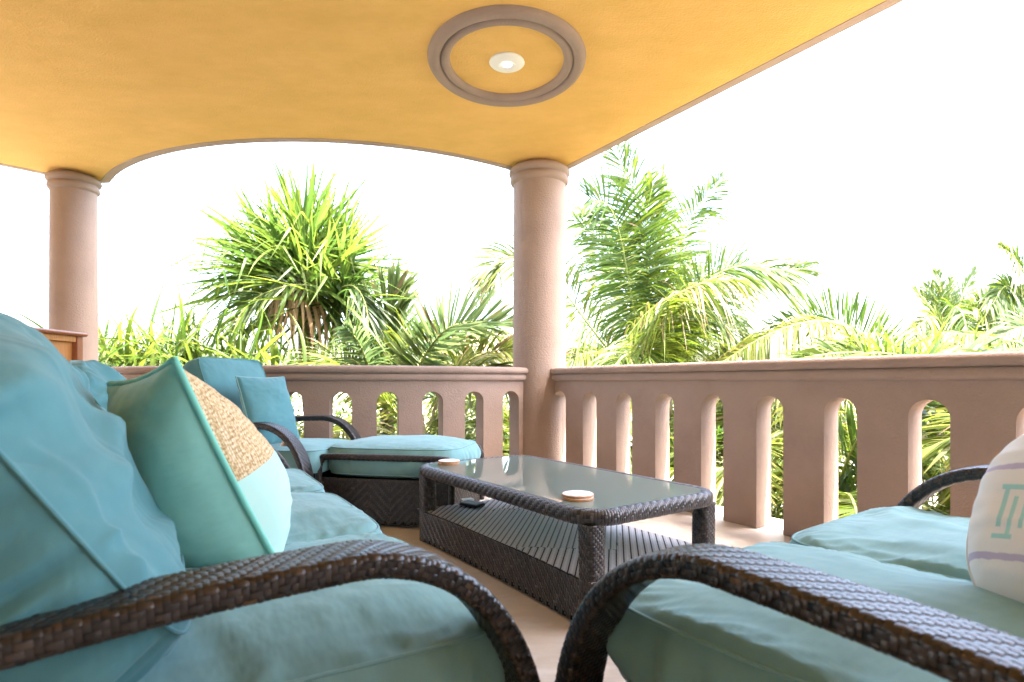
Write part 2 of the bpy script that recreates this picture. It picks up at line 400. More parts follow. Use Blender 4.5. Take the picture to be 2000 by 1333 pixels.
M_TRIM = mat('pale_pink_trim_stucco', (.40, .30, .25), .9, .2, stucco_b)
tag(fb.build('roof_edge', M_TRIM, smooth=True, autosmooth=30), kind='structure')
rb = MB(); rb.poly([(x, y, CZ + .33) for x, y in edge] + [(7.0, -4.7, CZ + .33), (-9.5, -4.7, CZ + .33)]); tag(rb.build('roof', M_STUCCO, smooth=False), kind='structure')

wb = MB(); wb.box((-1.2, -3.05, 1.353), (14.6, .1, 2.70)); tag(wb.build('unseen_back_wall', M_WALL, smooth=False), 'unseen cream stucco wall added behind the seating to shut out light', 'wall')  # unseen, added behind the camera to keep rear sky light off the seating
# medallion and lamp
t = empty('ceiling_medallion', (-.03, 3.31, CZ)); tag(t, 'oval double ring moulding round the small ceiling light', 'ceiling moulding')
m = MB()
def bead(r0, r1, h): return [(r0 + (r1 - r0) * (1 - math.cos(a)) / 2, -h * math.sin(a)) for a in np.linspace(0, math.pi, 11)]
m.lathe(bead(.385, .462, .035), n=96, sy=1.09); m.build('outer_ring', M_STUCCO, t)
m = MB(); m.lathe(bead(.332, .390, .030), n=96, sy=1.09); m.build('inner_ring', M_STUCCO, t)
t = empty('ceiling_light', (-.03, 3.31, CZ)); tag(t, 'small round white ceiling light inside the ring moulding', 'ceiling light')
m = MB(); m.lathe([(.102, .0), (.104, -.006), (.098, -.012), (.05, -.022), (.046, -.022), (.042, -.014), (0, -.014)][::-1], n=48); m.build('housing', M_WHITE, t)
m = MB(); m.lathe([(0, -.026), (.015, -.025), (.027, -.0205), (.03, -.0165)], n=32); m.build('bulb', M_BULB, t)
m = MB(); 

# ------------------------------------------------------------------ weave generator
PILL_U = np.array([0, .12, .5, .88, 1.0]); PILL_H = np.array([-.5, .75, 1, .75, -.5]); PILL_V = np.array([.04, .5, .96]); PILL_W = np.array([.25, 1.0, .25])
def pills(mb, S, u0, v0, lu, lv, alongu, amp, tone, mi=0):
    n = len(u0)
    if n == 0: return
    if alongu:
        pu = u0[:, None, None] + lu[:, None, None] * PILL_U[None, :, None]; pv = v0[:, None, None] + lv[:, None, None] * PILL_V[None, None, :]
    else:
        pu = u0[:, None, None] + lu[:, None, None] * PILL_V[None, None, :]; pv = v0[:, None, None] + lv[:, None, None] * PILL_U[None, :, None]
    pu = np.broadcast_to(pu, (n, 5, 3)); pv = np.broadcast_to(pv, (n, 5, 3))
    h = PILL_H[:, None] * .5 + PILL_W[None, :] * .5; h = h[None] * amp
    P, Nn = S(pu.reshape(-1), pv.reshape(-1)); P = P + Nn * np.broadcast_to(h, (n, 5, 3)).reshape(-1, 1)
    k = np.arange(n)[:, None] * 15
    base = np.array([[a * 3 + b, (a + 1) * 3 + b, (a + 1) * 3 + b + 1, a * 3 + b + 1] for a in range(4) for b in range(2)]).reshape(-1)
    F = (k + base[None]).reshape(-1, 4)
    if alongu: F = F
    else: F = F[:, ::-1]
    mb.add(P, F, mi, np.repeat(tone, 15))
def weave(mb, S, nu, nv, cell, over=2, under=2, herring=0, amp=None, seed=1, wrapv=True, flip=False, mi=0):
    """S(u,v) with u in [0,nu] cells, v in [0,nv] cells; floats of length `over` run along v"""
    r = np.random.default_rng(seed); per = over + under; amp = amp or cell * .38
    I, J = np.meshgrid(np.arange(nu), np.arange(nv), indexing='ij')
    ph = I.copy()
    if herring: ph = np.abs((I + herring) % (2 * herring) - herring)
    code = (ph + J) % per                        # <over : float along v
    start = code == 0
    i, j = np.nonzero(start); L = np.minimum(over, nv - j) if not wrapv else np.full(len(i), over)
    tone = np.clip(r.normal(.5, .12, len(i)), 0, 1)
    pills(mb, S, i.astype(float), j.astype(float), np.ones(len(i)), L.astype(float), False, amp, tone, mi)
    hcell = code >= over
    prevh = np.zeros_like(hcell); prevh[1:] = hcell[:-1]
    st = hcell & ~prevh
    i, j = np.nonzero(st); L = np.ones(len(i))
    for k in range(1, max(under, 2) + 1):
        ii = np.minimum(i + k, nu - 1); ok = (i + k < nu) & hcell[ii, j] & (L == k); L = L + ok
    tone = np.clip(r.normal(.45, .2, len(i)), 0, 1)
    pills(mb, S, i.astype(float), j.astype(float), L, np.ones(len(i)), True, amp * (.9 if under > 1 else .45), tone, mi)
    if flip: mb.f = [F[:, ::-1] for F in mb.f]

def sweep_surface(path, B, cw, ch, cell, power=3.2):
    """closed rounded-rectangle section swept on path; returns S, nu, nv and a core grid"""
    path = np.asarray(path, float); d = np.r_[0, np.cumsum(np.linalg.norm(np.diff(path, axis=0), axis=1))]
    T = np.gradient(path, axis=0); T /= np.linalg.norm(T, axis=1)[:, None]
    B = np.broadcast_to(np.asarray(B, float), path.shape); Nn = np.cross(T, B); Nn /= np.linalg.norm(Nn, axis=1)[:, None]
    a = np.linspace(0, 2 * np.pi, 181); den = (np.abs(np.cos(a)) ** power + np.abs(np.sin(a)) ** power) ** (1 / power)
    cx, cy = cw / 2 * np.cos(a) / den, ch / 2 * np.sin(a) / den
    dc = np.r_[0, np.cumsum(np.hypot(np.diff(cx), np.diff(cy)))]
    tx, ty = np.gradient(cx), np.gradient(cy); l = np.hypot(tx, ty); nx, ny = ty / l, -tx / l
    nu = int(round(d[-1] / cell)); nv = max(4, int(round(dc[-1] / cell / 4)) * 4)
    def S(u, v):
        s = u / nu * d[-1]; c = (v % nv) / nv * dc[-1]
        I3 = lambda A: np.stack([np.interp(s, d, A[:, k]) for k in range(3)], -1)
        P, b, n = I3(path), I3(B), I3(Nn)
        x, y = np.interp(c, dc, cx)[:, None], np.interp(c, dc, cy)[:, None]; mx, my = np.interp(c, dc, nx)[:, None], np.interp(c, dc, ny)[:, None]
        return P + b * x + n * y, b * mx + n * my
    return S, nu, nv
def core_of(S, nu, nv, inset=-.0015, nseg=60, closeu=False):
    uu = np.linspace(0, nu, nseg, endpoint=not closeu); vv = np.linspace(0, nv, 32, endpoint=False)
    A, Bv = np.meshgrid(uu, vv, indexing='ij'); P, n = S(A.reshape(-1), Bv.reshape(-1)); return (P + n * inset).reshape(nseg, 32, 3)
def woven_part(name, S, nu, nv, cell, parent, mat_=None, strands='woven_strands', closeu=False, **kw):
    cb = MB(); cb.grid(core_of(S, nu, nv, closeu=closeu), closeu=closeu, closev=True, flip=True)
    if not closeu:
        G = core_of(S, nu, nv); cb.poly(G[0]); cb.poly(G[-1][::-1])
    o = cb.build(name, M_CORE, parent)
    wb = MB(); weave(wb, S, nu, nv, cell, **kw); s = wb.build(strands, mat_ or M_WICK, o); tag(s, kind='stuff'); return o
def panel_surface(p00, du, dv, nu, nv):
    p00, du, dv = map(lambda a: np.asarray(a, float), (p00, du, dv)); n = np.cross(du, dv); n /= np.linalg.norm(n)
    def S(u, v): return p00 + du * (u / nu)[:, None] + dv * (v / nv)[:, None], np.broadcast_to(n, (len(u), 3))
    return S

# ------------------------------------------------------------------ cushions
def cushion_mesh(w, d, h, crown=.03, bulge=.03, seed=0, res=44, wr=.006, sq=7, pinch=.006, big=.012, sag=0, hs=10, fold=0):
    """box cushion: boxed sides, crowned faces, seams with piping, gathers near the seams. returns MB (fabric) and piping loops"""
    rs_ = np.linspace(-1, 1, res); X, Y = np.meshgrid(rs_, rs_, indexing='ij')
    X = np.sign(X) * np.abs(X) ** .85; Y = np.sign(Y) * np.abs(Y) ** .85
    def plan(X, Y):
        r = np.maximum(np.abs(X), np.abs(Y)); nn = (np.abs(X) ** sq + np.abs(Y) ** sq) ** (1 / sq) + 1e-9; k = r / nn * (.985 + .0 * r)
        return X * k, Y * k, r
    mb = MB(); loops = []
    per = None
    def disp(P, edge, Z):
        q = P * np.array([1, 1, 1.0])
        n1 = noise3(q * 5.0 + seed * 17.3, seed); n2 = noise3(q * np.array([22, 9, 22]) + seed * 3.1, seed + 5); n3 = noise3(q * np.array([9, 26, 20]) + seed * 5.1, seed + 9)
        rid = (1 - n2 * n2) ** 6 * .6 + (1 - n3 * n3) ** 6 * .6
        o_ = big * n1 + wr * (rid - .5) * (.35 + 1.2 * edge)
        if fold:
            qq = q + .05 * np.stack([noise3(q * 6 + 5, seed), noise3(q * 6 + 9, seed), q[..., 2] * 0], -1)
            a1 = noise3(qq * np.array([2.6, 6.5, 3]) + seed * 2.3, seed + 30); a2 = noise3(qq * np.array([5.5, 3.4, 3]) + seed * 1.3, seed + 31)
            o_ = o_ + fold * ((1 - a1 * a1) ** 7 - .4) + fold * .6 * ((1 - a2 * a2) ** 7 - .4) 
        return o_
    for sgn in (1, -1):
        x, y, r = plan(X, Y)
        ang = np.arctan2(Y, X); e = np.exp(-(1 - r) / .09)
        z = sgn * (h / 2 + crown * (1 - r ** 2.6))
        P = np.stack([x * w / 2, y * d / 2, z], -1)
        g = pinch * np.sin((P[..., 0] + P[..., 1] * .7) * 170 + 4 * noise3(P * 14, seed)) * e * np.clip(1 - r, 0, .06) / .06
        dz = disp(P, e, z) * np.clip((1 - r) / .05, 0, 1) + g
        P[..., 2] += sgn * dz
        if sag: P[..., 2] -= sag * (1 - x ** 2) * (1 - y ** 2)
        mb.grid(P, flip=sgn < 0)
    # sides
    t = rs_; ring = np.concatenate([np.stack([t, -np.ones(res)], -1)[:-1], np.stack([np.ones(res), t], -1)[:-1], np.stack([t[::-1], np.ones(res)], -1)[:-1], np.stack([-np.ones(res), t[::-1]], -1)[:-1]])
    ring = np.sign(ring) * np.abs(ring) ** .85
    rx, ry, _ = plan(ring[:, 0], ring[:, 1])
    zs = np.linspace(-1, 1, hs + 1)
    G = np.zeros((len(ring), hs + 1, 3))
    L = np.stack([rx * w / 2, ry * d / 2], -1); nrm = np.stack([rx, ry], -1); nrm = np.sign(nrm) * np.abs(nrm) ** 5; nrm /= np.linalg.norm(nrm, axis=1)[:, None]
    for k, zz in enumerate(zs):
        P = np.concatenate([L, np.full((len(L), 1), zz * h / 2)], 1)
        b = bulge * (1 - zz * zz) + (1 - zz * zz) * (wr * 1.6 * noise3(P * np.array([24, 24, 7]) + seed, seed + 2) + wr * .8 * noise3(P * np.array([60, 60, 9]) + seed, seed + 3))
        G[:, k, :2] = L + nrm * b[:, None]; G[:, k, 2] = zz * h / 2
    mb.grid(G, closeu=True)
    return mb, G[:, 0], G[:, -1], nrm
def transform(P, M):
    P = np.asarray(P); return P @ np.array(M.to_3x3()).T + np.array(M.translation)
def cushion(name, parent, M, w, d, h, mat_=None, pipe=None, label=None, **kw):
    mb, lo, hi, nrm = cushion_mesh(w, d, h, **kw)
    mb.v = [transform(v, M) for v in mb.v]
    o = mb.build(name, mat_ or M_TEAL, parent)
    # welded look: smooth shading, seams carry piping
    pb = MB()
    for L in (lo, hi):
        Q = L.copy(); Q[:, :2] += nrm * .0015
        pb.tube(transform(Q, M), .0032, 6, close=True)
    pb.build('piping', pipe or mat_ or M_TEAL, o)
    if label: o['label'] = label
    return o
def pillow_mesh(w, h, t, seed=0, res=56, wr=.006, ear=.05, rnd=0, sag=0):
    a = np.linspace(-1, 1, res); a = np.sign(a) * np.abs(a) ** .8; X, Y = np.meshgrid(a, a, indexing='ij')
    px = X * (1 - ear * (1 - Y ** 2) - rnd * np.abs(Y) ** 3); py = Y * (1 - ear * (1 - X ** 2) - rnd * np.abs(X) ** 3)
    prof = ((1 - np.abs(X) ** 2.4) * (1 - np.abs(Y) ** 2.4)).clip(0) ** .55 * (1 - sag * Y)
    out = []
    for sgn in (1, -1):
        P = np.stack([px * w / 2, py * h / 2, sgn * t / 2 * prof], -1)
        r = np.maximum(abs(X), abs(Y)); e = np.exp(-(1 - r) / .16)
        ang = np.arctan2(Y, X)
        rad = np.sin(ang * 22 + 3 * noise3(P * 9 + seed, seed)) * .5
        P[..., 2] += sgn * np.clip((1 - r) / .04, 0, 1) * (wr * rad * e + .010 * noise3(P * 8 + seed * 3, seed + 1) + wr * .8 * (1 - np.abs(noise3(P * np.array([14, 30, 9.]) + seed, seed + 4))) ** 3)
        out.append(P)
    edge = np.concatenate([out[0][:-1, 0], out[0][-1, :-1], out[0][::-1][:-1, -1], out[0][0, ::-1][:-1]])
    return out, edge
def basis(c, ex, ey):
    ex = Vector(ex).normalized(); ey = Vector(ey); ey = (ey - ex * ey.dot(ex)).normalized(); ez = ex.cross(ey)
    M = Matrix((ex, ey, ez)).transposed().to_4x4(); M.translation = Vector(c); return M

# ------------------------------------------------------------------ wicker seating
def arm_path(back=-.97, zb=.515, top=.58, drop0=.03):
    pts = [(.0, drop0), (.012, .16), (.008, .28), (-.022, .39), (-.075, .48), (-.15, .545), (-.24, top - .002), (-.34, top), (-.52, top - .010), (-.72, top - .032), (back, zb)]
    return catmull([(0, y, z) for y, z in pts], 90)
ARM_CACHE = {}
def arm(parent, x, cell=.0080, cw=.094, ch=.034):
    key = (cell, cw)
    if key not in ARM_CACHE:
        S, nu, nv = sweep_surface(arm_path(), (1, 0, 0), cw, ch, cell, 6)
        o = woven_part('armrest', S, nu, nv, cell, parent, seed=3, over=2, under=2, amp=cell * .24)
        o.location.x = x; ARM_CACHE[key] = o; return o
    src = ARM_CACHE[key]; o = src.copy(); COL.objects.link(o); o.parent = parent; o.location.x = x
    for c in src.children:
        k = c.copy(); COL.objects.link(k); k.parent = o
    return o
def base_frame(parent, W, D=.80, z0=.05, z1=.275, cell=.011):
    """woven seat base: front apron, two side aprons, and dark body"""
    b = MB(); b.box((0, -D / 2 - .01, (z0 + z1) / 2), (W - .012, D - .012, z1 - z0 - .004)); o = b.build('seat_base', M_CORE, parent, smooth=False)
    wb = MB()
    nv = int((z1 - z0) / cell)
    for p, du in (((-W / 2, -.012, z0), (W, 0, 0)), ((W / 2, -.012, z0), (0, -D, 0)), ((-W / 2, -D, z0), (0, D - .012, 0))):
        nu = int(np.linalg.norm(du) / cell)
        S0 = panel_surface(p, du, (0, 0, z1 - z0), nu, nv); sg = -1 if p[0] < 0 and du[0] > 0 else 1
        ndir = np.array([0, 1, 0]) if du[0] > 0 else (np.array([1, 0, 0]) if p[0] > 0 else np.array([-1, 0, 0]))
        S = (lambda S0, ndir: (lambda u, v: (S0(u, v)[0], np.broadcast_to(ndir, (len(u), 3)))))(S0, ndir)
        m1 = MB(); weave(m1, S, nu, nv, cell, herring=12, wrapv=False, seed=5); wb.v += m1.v; wb.tone += m1.tone; wb.mi += m1.mi
        for F in m1.f: wb.f.append(F + wb.n)
        wb.n += m1.n
    s = wb.build('woven_strands', M_WICK, o); tag(s, kind='stuff'); return o
def back_frame(parent, W, ztop=.80, cell=.012):
    # tilted woven back with a rolled top bar
    P = catmull([(-W / 2, -.80, .10), (-W / 2, -.86, .45), (-W / 2, -.96, ztop - .1), (-W / 2 + .06, -.99, ztop - .01), (-W / 2 + .18, -1.0, ztop), (W / 2 - .18, -1.0, ztop), (W / 2 - .06, -.99, ztop - .01), (W / 2, -.96, ztop - .1), (W / 2, -.86, .45), (W / 2, -.80, .10)], 120)
    b = MB(); b.tube(P, .02, 10); o = b.build('back_frame', M_WICK, parent)
    nu, nv = int((W - .04) / cell), int(.6 / cell)
    S0 = panel_surface((-W / 2 + .02, -.84, .2), (W - .04, 0, 0), (0, -.14, .58), nu, nv)
    S = lambda u, v: (S0(u, v)[0], np.broadcast_to(np.array([0, -.97, -.23]), (len(u), 3)))
    w_ = MB(); weave(w_, S, nu, nv, cell, herring=10, wrapv=False, seed=8); s = w_.build('woven_strands', M_WICK, o); tag(s, kind='stuff')
    q = MB(); q.grid(np.array([[(-W / 2 + .02, -.838, .2), (W / 2 - .02, -.838, .2)], [(-W / 2 + .02, -.978, .78), (W / 2 - .02, -.978, .78)]])); q.build('back_panel', M_CORE, parent, smooth=False)
def seat_back(parent, xs, cw_, fab, seed=0, depth=.66, tilt=34, btk=.17, ch=.57, lift=0, backoff=0):
    for k, x in enumerate(xs):
        M = Matrix.Translation((x, -depth / 2 + .015, .365 + lift)) @ Matrix.Rotation(d2r(-1.0), 4, 'X')
        cushion('seat_cushion', parent, M, cw_ - .006, depth, .125, fab, crown=.034, bulge=.022, seed=seed + k, wr=.007, big=.008, res=80, pinch=.004, fold=.011)
    for k, x in enumerate(xs):
        a = d2r(tilt + (2 if k % 2 else -1))
        M = Matrix.Translation((x, -.700 - backoff, .675 - .055 * (k > 0))) @ Matrix.Rotation(-(math.pi / 2 - a), 4, 'X') @ Matrix.Rotation(d2r(2 * (-1) ** k), 4, 'Z')
        cushion('back_cushion', parent, M, cw_ - .004, ch, btk, M_TEAL2, crown=.045, bulge=.02, seed=seed + 20 + k, wr=.014, big=.02, res=90, sq=5, pinch=.005, fold=.030)

RZ_SOFA = math.atan2(-.857, .516)
t = empty('sofa', (-.515, 1.81, 0), RZ_SOFA)
tag(t, 'long dark wicker sofa with three blue green seat cushions on the left side', 'sofa')
arm(t, 1.03); arm(t, -1.03)
base_frame(t, 2.02); back_frame(t, 2.02, .78)
seat_back(t, [.685, 0, -.685], .685, M_TEAL, seed=1)

t = empty('loveseat', (.648, 1.372, 0), math.atan2(.592, .8056))
tag(t, 'dark wicker two seat sofa with plain blue green cushions in the right foreground', 'sofa')
arm(t, -.655); arm(t, .655)
base_frame(t, 1.27); back_frame(t, 1.27, .78)
seat_back(t, [-.31, .31], .62, M_TEAL, seed=31, depth=.80, lift=.02, backoff=.20)

t = empty('armchair', (-1.084, 3.49, 0), math.atan2(-.98, -.199))
tag(t, 'dark wicker armchair with blue green cushions standing by the curved balustrade', 'armchair')
arm(t, .345); arm(t, -.345)
base_frame(t, .66)
back_frame(t, .66, .80)
M = Matrix.Translation((0, -.30, .37)); cushion('seat_cushion', t, M, .61, .66, .125, M_TEAL, crown=.03, bulge=.02, seed=51, wr=.004, big=.004)
M = Matrix.Translation((0, -.70, .69)) @ Matrix.Rotation(-d2r(70), 4, 'X'); cushion('back_cushion', t, M, .60, .58, .11, M_TEAL2, crown=.025, bulge=.015, seed=52, wr=.004, big=.006, sq=14, fold=.006)

# ottoman
t = empty('ottoman', (-.66, 3.50, 0), math.atan2(-.98, -.199))
tag(t, 'low wicker ottoman with puffy blue green cushion in front of the armchair', 'ottoman')
for x in (.325, -.325):
    pts = [(x, -.40, .05), (x, -.402, .22), (x, -.402, .33), (x, -.385, .378), (x, -.34, .398), (x, 0, .40), (x, .34, .398), (x, .385, .378), (x, .402, .33), (x, .402, .22), (x, .40, .05)]
    S, nu, nv = sweep_surface(catmull(pts, 90), (1, 0, 0), .034, .034, .0075, 2.4)
    woven_part('side_rail', S, nu, nv, .0075, t, seed=9)
b = MB(); b.box((0, 0, .14), (.60, .76, .24)); ob = b.build('woven_base', M_CORE, t, smooth=False)
wb = MB(); cell = .010
for p, du, nd in (((.312, -.39, .02), (0, .78, 0), (1, 0, 0)), ((-.312, -.39, .02), (0, .78, 0), (-1, 0, 0)), ((-.31, .392, .02), (.62, 0, 0), (0, 1, 0)), ((-.31, -.392, .02), (.62, 0, 0), (0, -1, 0))):
    nu, nv = int(np.linalg.norm(du) / cell), 25
    S0 = panel_surface(p, du, (0, 0, .255), nu, nv)
    S = (lambda S0, nd: (lambda u, v: (S0(u, v)[0], np.broadcast_to(np.array(nd, float), (len(u), 3)))))(S0, nd)
    m1 = MB(); weave(m1, S, nu, nv, cell, over=3, under=2, herring=14, wrapv=False, seed=6); wb.v += m1.v; wb.tone += m1.tone; wb.mi += m1.mi
    for F in m1.f: wb.f.append(F + wb.n)
    wb.n += m1.n
tag(wb.build('woven_strands', M_WICK, ob), kind='stuff')
cushion('seat_cushion', t, Matrix.Translation((0, 0, .37)), .60, .82, .15, M_TEAL, crown=.045, bulge=.03, seed=61, wr=.008, big=.006, sq=5, pinch=.008)

# ------------------------------------------------------------------ coffee table
TX, TY = np.array([.823, .568]), np.array([-.568, .823])
t = empty('coffee_table', (.1625, 2.59, 0), math.atan2(.568, .823))
tag(t, 'dark woven coffee table with frosted glass top and low shelf', 'coffee table')
hx, hy, rc = .362, .69, .13
def rrect(hx, hy, r, n=14, bow=0):
    P = []
    for cx, cy, a0 in ((hx - r, hy - r, 0), (-hx + r, hy - r, 90), (-hx + r, -hy + r, 180), (hx - r, -hy + r, 270)):
        for a in np.linspace(a0, a0 + 90, n): P.append((cx + r * math.cos(d2r(a)), cy + r * math.sin(d2r(a))))
    P = np.array(P); Q = []
    for i in range(len(P)):
        a, b = P[i], P[(i + 1) % len(P)]; k = max(1, int(np.linalg.norm(b - a) / .05))
        for j in range(k): Q.append(a + (b - a) * j / k)
    Q = np.array(Q)
    if bow: Q[:, 0] *= 1 - bow * np.clip(1 - (Q[:, 1] / hy) ** 2, 0, 1); Q[:, 1] *= 1 - bow * .5 * np.clip(1 - (Q[:, 0] / hx) ** 2, 0, 1)
    return Q
R0 = rrect(hx - .026, hy - .026, rc - .02); R0 = np.vstack([R0, R0[:1]]); path = np.column_stack([R0, np.full(len(R0), .373)])
Tn = np.roll(path[:-1], -1, 0) - np.roll(path[:-1], 1, 0); Tn = np.vstack([Tn, Tn[:1]]); Tn /= np.linalg.norm(Tn, axis=1)[:, None]
Bn = np.cross(np.array([0, 0, 1.0]), Tn)
cell = .0095
S, nu, nv = sweep_surface(path, Bn, .050, .050, cell, 2.8)
woven_part('top_rim', S, nu, nv, cell, t, M_WICKG, closeu=True, seed=11, over=3, under=1, amp=cell * .42)
g = MB(); GR = rrect(hx - .045, hy - .045, rc - .04)
for z, fl_ in ((.399, 0), (.389, 1)):
    g.poly([(x, y, z) for x, y in (GR if not fl_ else GR[::-1])])
g.grid(np.array([[(x, y, .389), (x, y, .399)] for x, y in GR]), closeu=True); g.build('glass_top', M_GLASS, t, smooth=False)
for sx, sy in ((1, 1), (-1, 1), (1, -1), (-1, -1)):
    x, y = sx * (hx - .062), sy * (hy - .066)
    P = catmull([(x, y, .005), (x, y, .1), (x, y, .25), (x + sx * .003, y, .352)], 24)
    S, nu, nv = sweep_surface(P, (1, 0, 0), .072, .072, cell, 3.5)
    woven_part('leg', S, nu, nv, cell, t, M_WICKG, seed=12)
# shelf box
SR = rrect(hx - .02, hy - .02, .06, bow=.07); zt = .165
d = np.r_[0, np.cumsum(np.linalg.norm(np.diff(np.vstack([SR, SR[:1]]), axis=0), axis=1))]; SRc = np.vstack([SR, SR[:1]])
cell2 = .0095; nu = int(d[-1] / cell2); nv = int((zt - .01) / cell2)
tx = np.gradient(SRc, axis=0); tx /= np.linalg.norm(tx, axis=1)[:, None]; nx = np.column_stack([tx[:, 1], -tx[:, 0]])
def S(u, v):
    s = u / nu * d[-1]; zz = v / nv; x = np.interp(s, d, SRc[:, 0]); y = np.interp(s, d, SRc[:, 1]); a = np.interp(s, d, nx[:, 0]); b_ = np.interp(s, d, nx[:, 1])
    z = .008 + (zt - .012) * zz
    return np.column_stack([x, y, z]), np.column_stack([a, b_, np.zeros(len(x))])
c_ = MB(); c_.grid(np.array([[(x * .995, y * .997, .008), (x * .995, y * .997, zt - .003)] for x, y in SR]), closeu=True); c_.poly([(x * .995, y * .997, zt - .003) for x, y in SR])
sh = c_.build('shelf', M_CORE, t, smooth=False)
w_ = MB(); weave(w_, S, nu, nv, cell2, over=3, under=2, wrapv=False, seed=14); tag(w_.build('woven_strands', M_WICKG, sh), kind='stuff')
# shelf top: diagonal stripes at both ends and fine twill in a central diamond
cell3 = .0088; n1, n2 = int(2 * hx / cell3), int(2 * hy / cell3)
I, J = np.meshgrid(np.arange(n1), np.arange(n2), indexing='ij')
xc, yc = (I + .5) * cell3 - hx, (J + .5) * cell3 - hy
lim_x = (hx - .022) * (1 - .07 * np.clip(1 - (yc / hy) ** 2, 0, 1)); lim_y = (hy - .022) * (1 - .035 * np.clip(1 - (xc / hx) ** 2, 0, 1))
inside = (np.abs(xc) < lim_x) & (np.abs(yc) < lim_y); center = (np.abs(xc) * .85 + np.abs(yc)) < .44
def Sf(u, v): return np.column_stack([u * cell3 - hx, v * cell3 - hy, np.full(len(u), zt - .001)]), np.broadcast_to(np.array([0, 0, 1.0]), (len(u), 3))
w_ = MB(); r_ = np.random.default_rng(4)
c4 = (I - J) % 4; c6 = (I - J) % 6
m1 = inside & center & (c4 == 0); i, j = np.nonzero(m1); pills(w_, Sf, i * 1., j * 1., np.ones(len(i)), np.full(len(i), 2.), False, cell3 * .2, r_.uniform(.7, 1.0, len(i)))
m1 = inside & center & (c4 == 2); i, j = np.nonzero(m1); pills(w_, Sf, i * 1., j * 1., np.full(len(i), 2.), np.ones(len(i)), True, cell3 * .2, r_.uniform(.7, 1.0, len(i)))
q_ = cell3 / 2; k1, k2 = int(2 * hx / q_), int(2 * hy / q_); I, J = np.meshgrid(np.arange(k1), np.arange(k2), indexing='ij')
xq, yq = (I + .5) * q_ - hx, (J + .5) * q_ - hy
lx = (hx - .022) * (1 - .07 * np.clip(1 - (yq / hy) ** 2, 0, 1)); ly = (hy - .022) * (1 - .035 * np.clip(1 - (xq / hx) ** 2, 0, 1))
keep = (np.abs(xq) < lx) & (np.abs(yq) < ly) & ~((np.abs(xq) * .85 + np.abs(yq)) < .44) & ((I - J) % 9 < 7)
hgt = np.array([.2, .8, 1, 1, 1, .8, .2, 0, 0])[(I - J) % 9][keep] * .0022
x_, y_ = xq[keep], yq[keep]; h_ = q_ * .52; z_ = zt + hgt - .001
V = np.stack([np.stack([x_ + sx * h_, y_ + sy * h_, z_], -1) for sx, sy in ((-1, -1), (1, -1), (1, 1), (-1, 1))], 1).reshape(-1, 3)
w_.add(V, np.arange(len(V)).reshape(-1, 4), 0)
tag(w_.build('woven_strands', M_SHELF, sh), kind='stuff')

def world_xy(px, py, z): 
    Z = (EYE - z) * 1100 / (py - 746.5); return ((px - 1000) / 1100 * Z, Z)
def coaster(x, y, z, r, rot, label):
    t = empty('coaster', (x, y, z), rot); tag(t, label, 'coaster', None)
    m = MB(); m.lathe([(0, 0), (r - .002, 0), (r, .002), (r, .0075), (r - .0015, .009)], n=48); m.build('wooden_disc', M_CWOOD, t, autosmooth=40)
    m = MB(); m.lathe([(r - .002, .0088), (r - .004, .0100), (0, .0100)], n=48); m.build('printed_face', M_CTOP, t)
x, y = world_xy(1129, 975, .40)
coaster(x, y, .3995, .058, .4, 'lower round wooden coaster of the pair nearest the camera on the glass table')
coaster(x - .001, y + .004, .4098, .059, 1.4, 'upper round whitewashed coaster of the pair nearest the camera on the glass table')
x, y = world_xy(876, 907, .40)
coaster(x, y, .3995, .056, .9, 'lower round coaster of the far pair at the left end of the glass table')
coaster(x + .003, y - .002, .4098, .057, 2.0, 'upper round coaster of the far pair at the left end of the glass table')
t = empty('notepad', (*world_xy(922, 988, .17), .169), .95); tag(t, 'small flat grey pad with dark edge lying on the table shelf', 'notepad')
m = MB(); m.box((0, 0, .007), (.075, .12, .012), bev=.002); m.build('cover', M_PADE, t, smooth=False)
m = MB(); m.box((0, 0, .0155), (.066, .112, .004), bev=.001); m.build('top_sheet', M_PAD, t, smooth=False)
m = MB(); x, y = world_xy(912, 979, .17); m.box((x, y, .175), (.07, .04, .012), bev=.002, R=Matrix.Rotation(.5, 3, 'Z')); tag(m.build('paper_packet', M_WHITE, smooth=False), 'tiny white packet lying behind the grey pad on the table shelf', 'packet')

# ------------------------------------------------------------------ throw pillows
def pillow(name, label, M, w, h, t_, mats, seed=0, front_idx=None, pipe=None, ear=.05, wr=.006, pr=.004, rnd=0, sag=0):
    root = bpy.data.objects.new(name, None); root.matrix_world = M; link(root); tag(root, label, 'pillow')
    sheets, edge = pillow_mesh(w, h, t_, seed, ear=ear, wr=wr, rnd=rnd, sag=sag)
    m = MB(); m.grid(sheets[0]); o1 = m.build('front_cover', mats[0], root)
    if front_idx is not None:
        o1.data.materials.append(mats[2]); n = len(o1.data.polygons); res = sheets[0].shape[0]
        idx = np.zeros(n, int); ii, jj = np.divmod(np.arange(n), res - 1); c = sheets[0][ii, jj]; idx[front_idx(c)] = 1
        o1.data.polygons.foreach_set('material_index', idx.astype(np.int32))
    m = MB(); m.grid(sheets[1], flip=True); m.build('back_cover', mats[1], root)
    m = MB(); m.tube(edge, pr, 6, close=True); m.build('piping', pipe or mats[1], root)
    return root
e = Vector((-.73, .66, -.10)); up = Vector((-.43, -.13, .89))
Bc = Vector((-.478, 1.16, .455)); c = Bc + e.normalized() * .215 + up.normalized() * .225
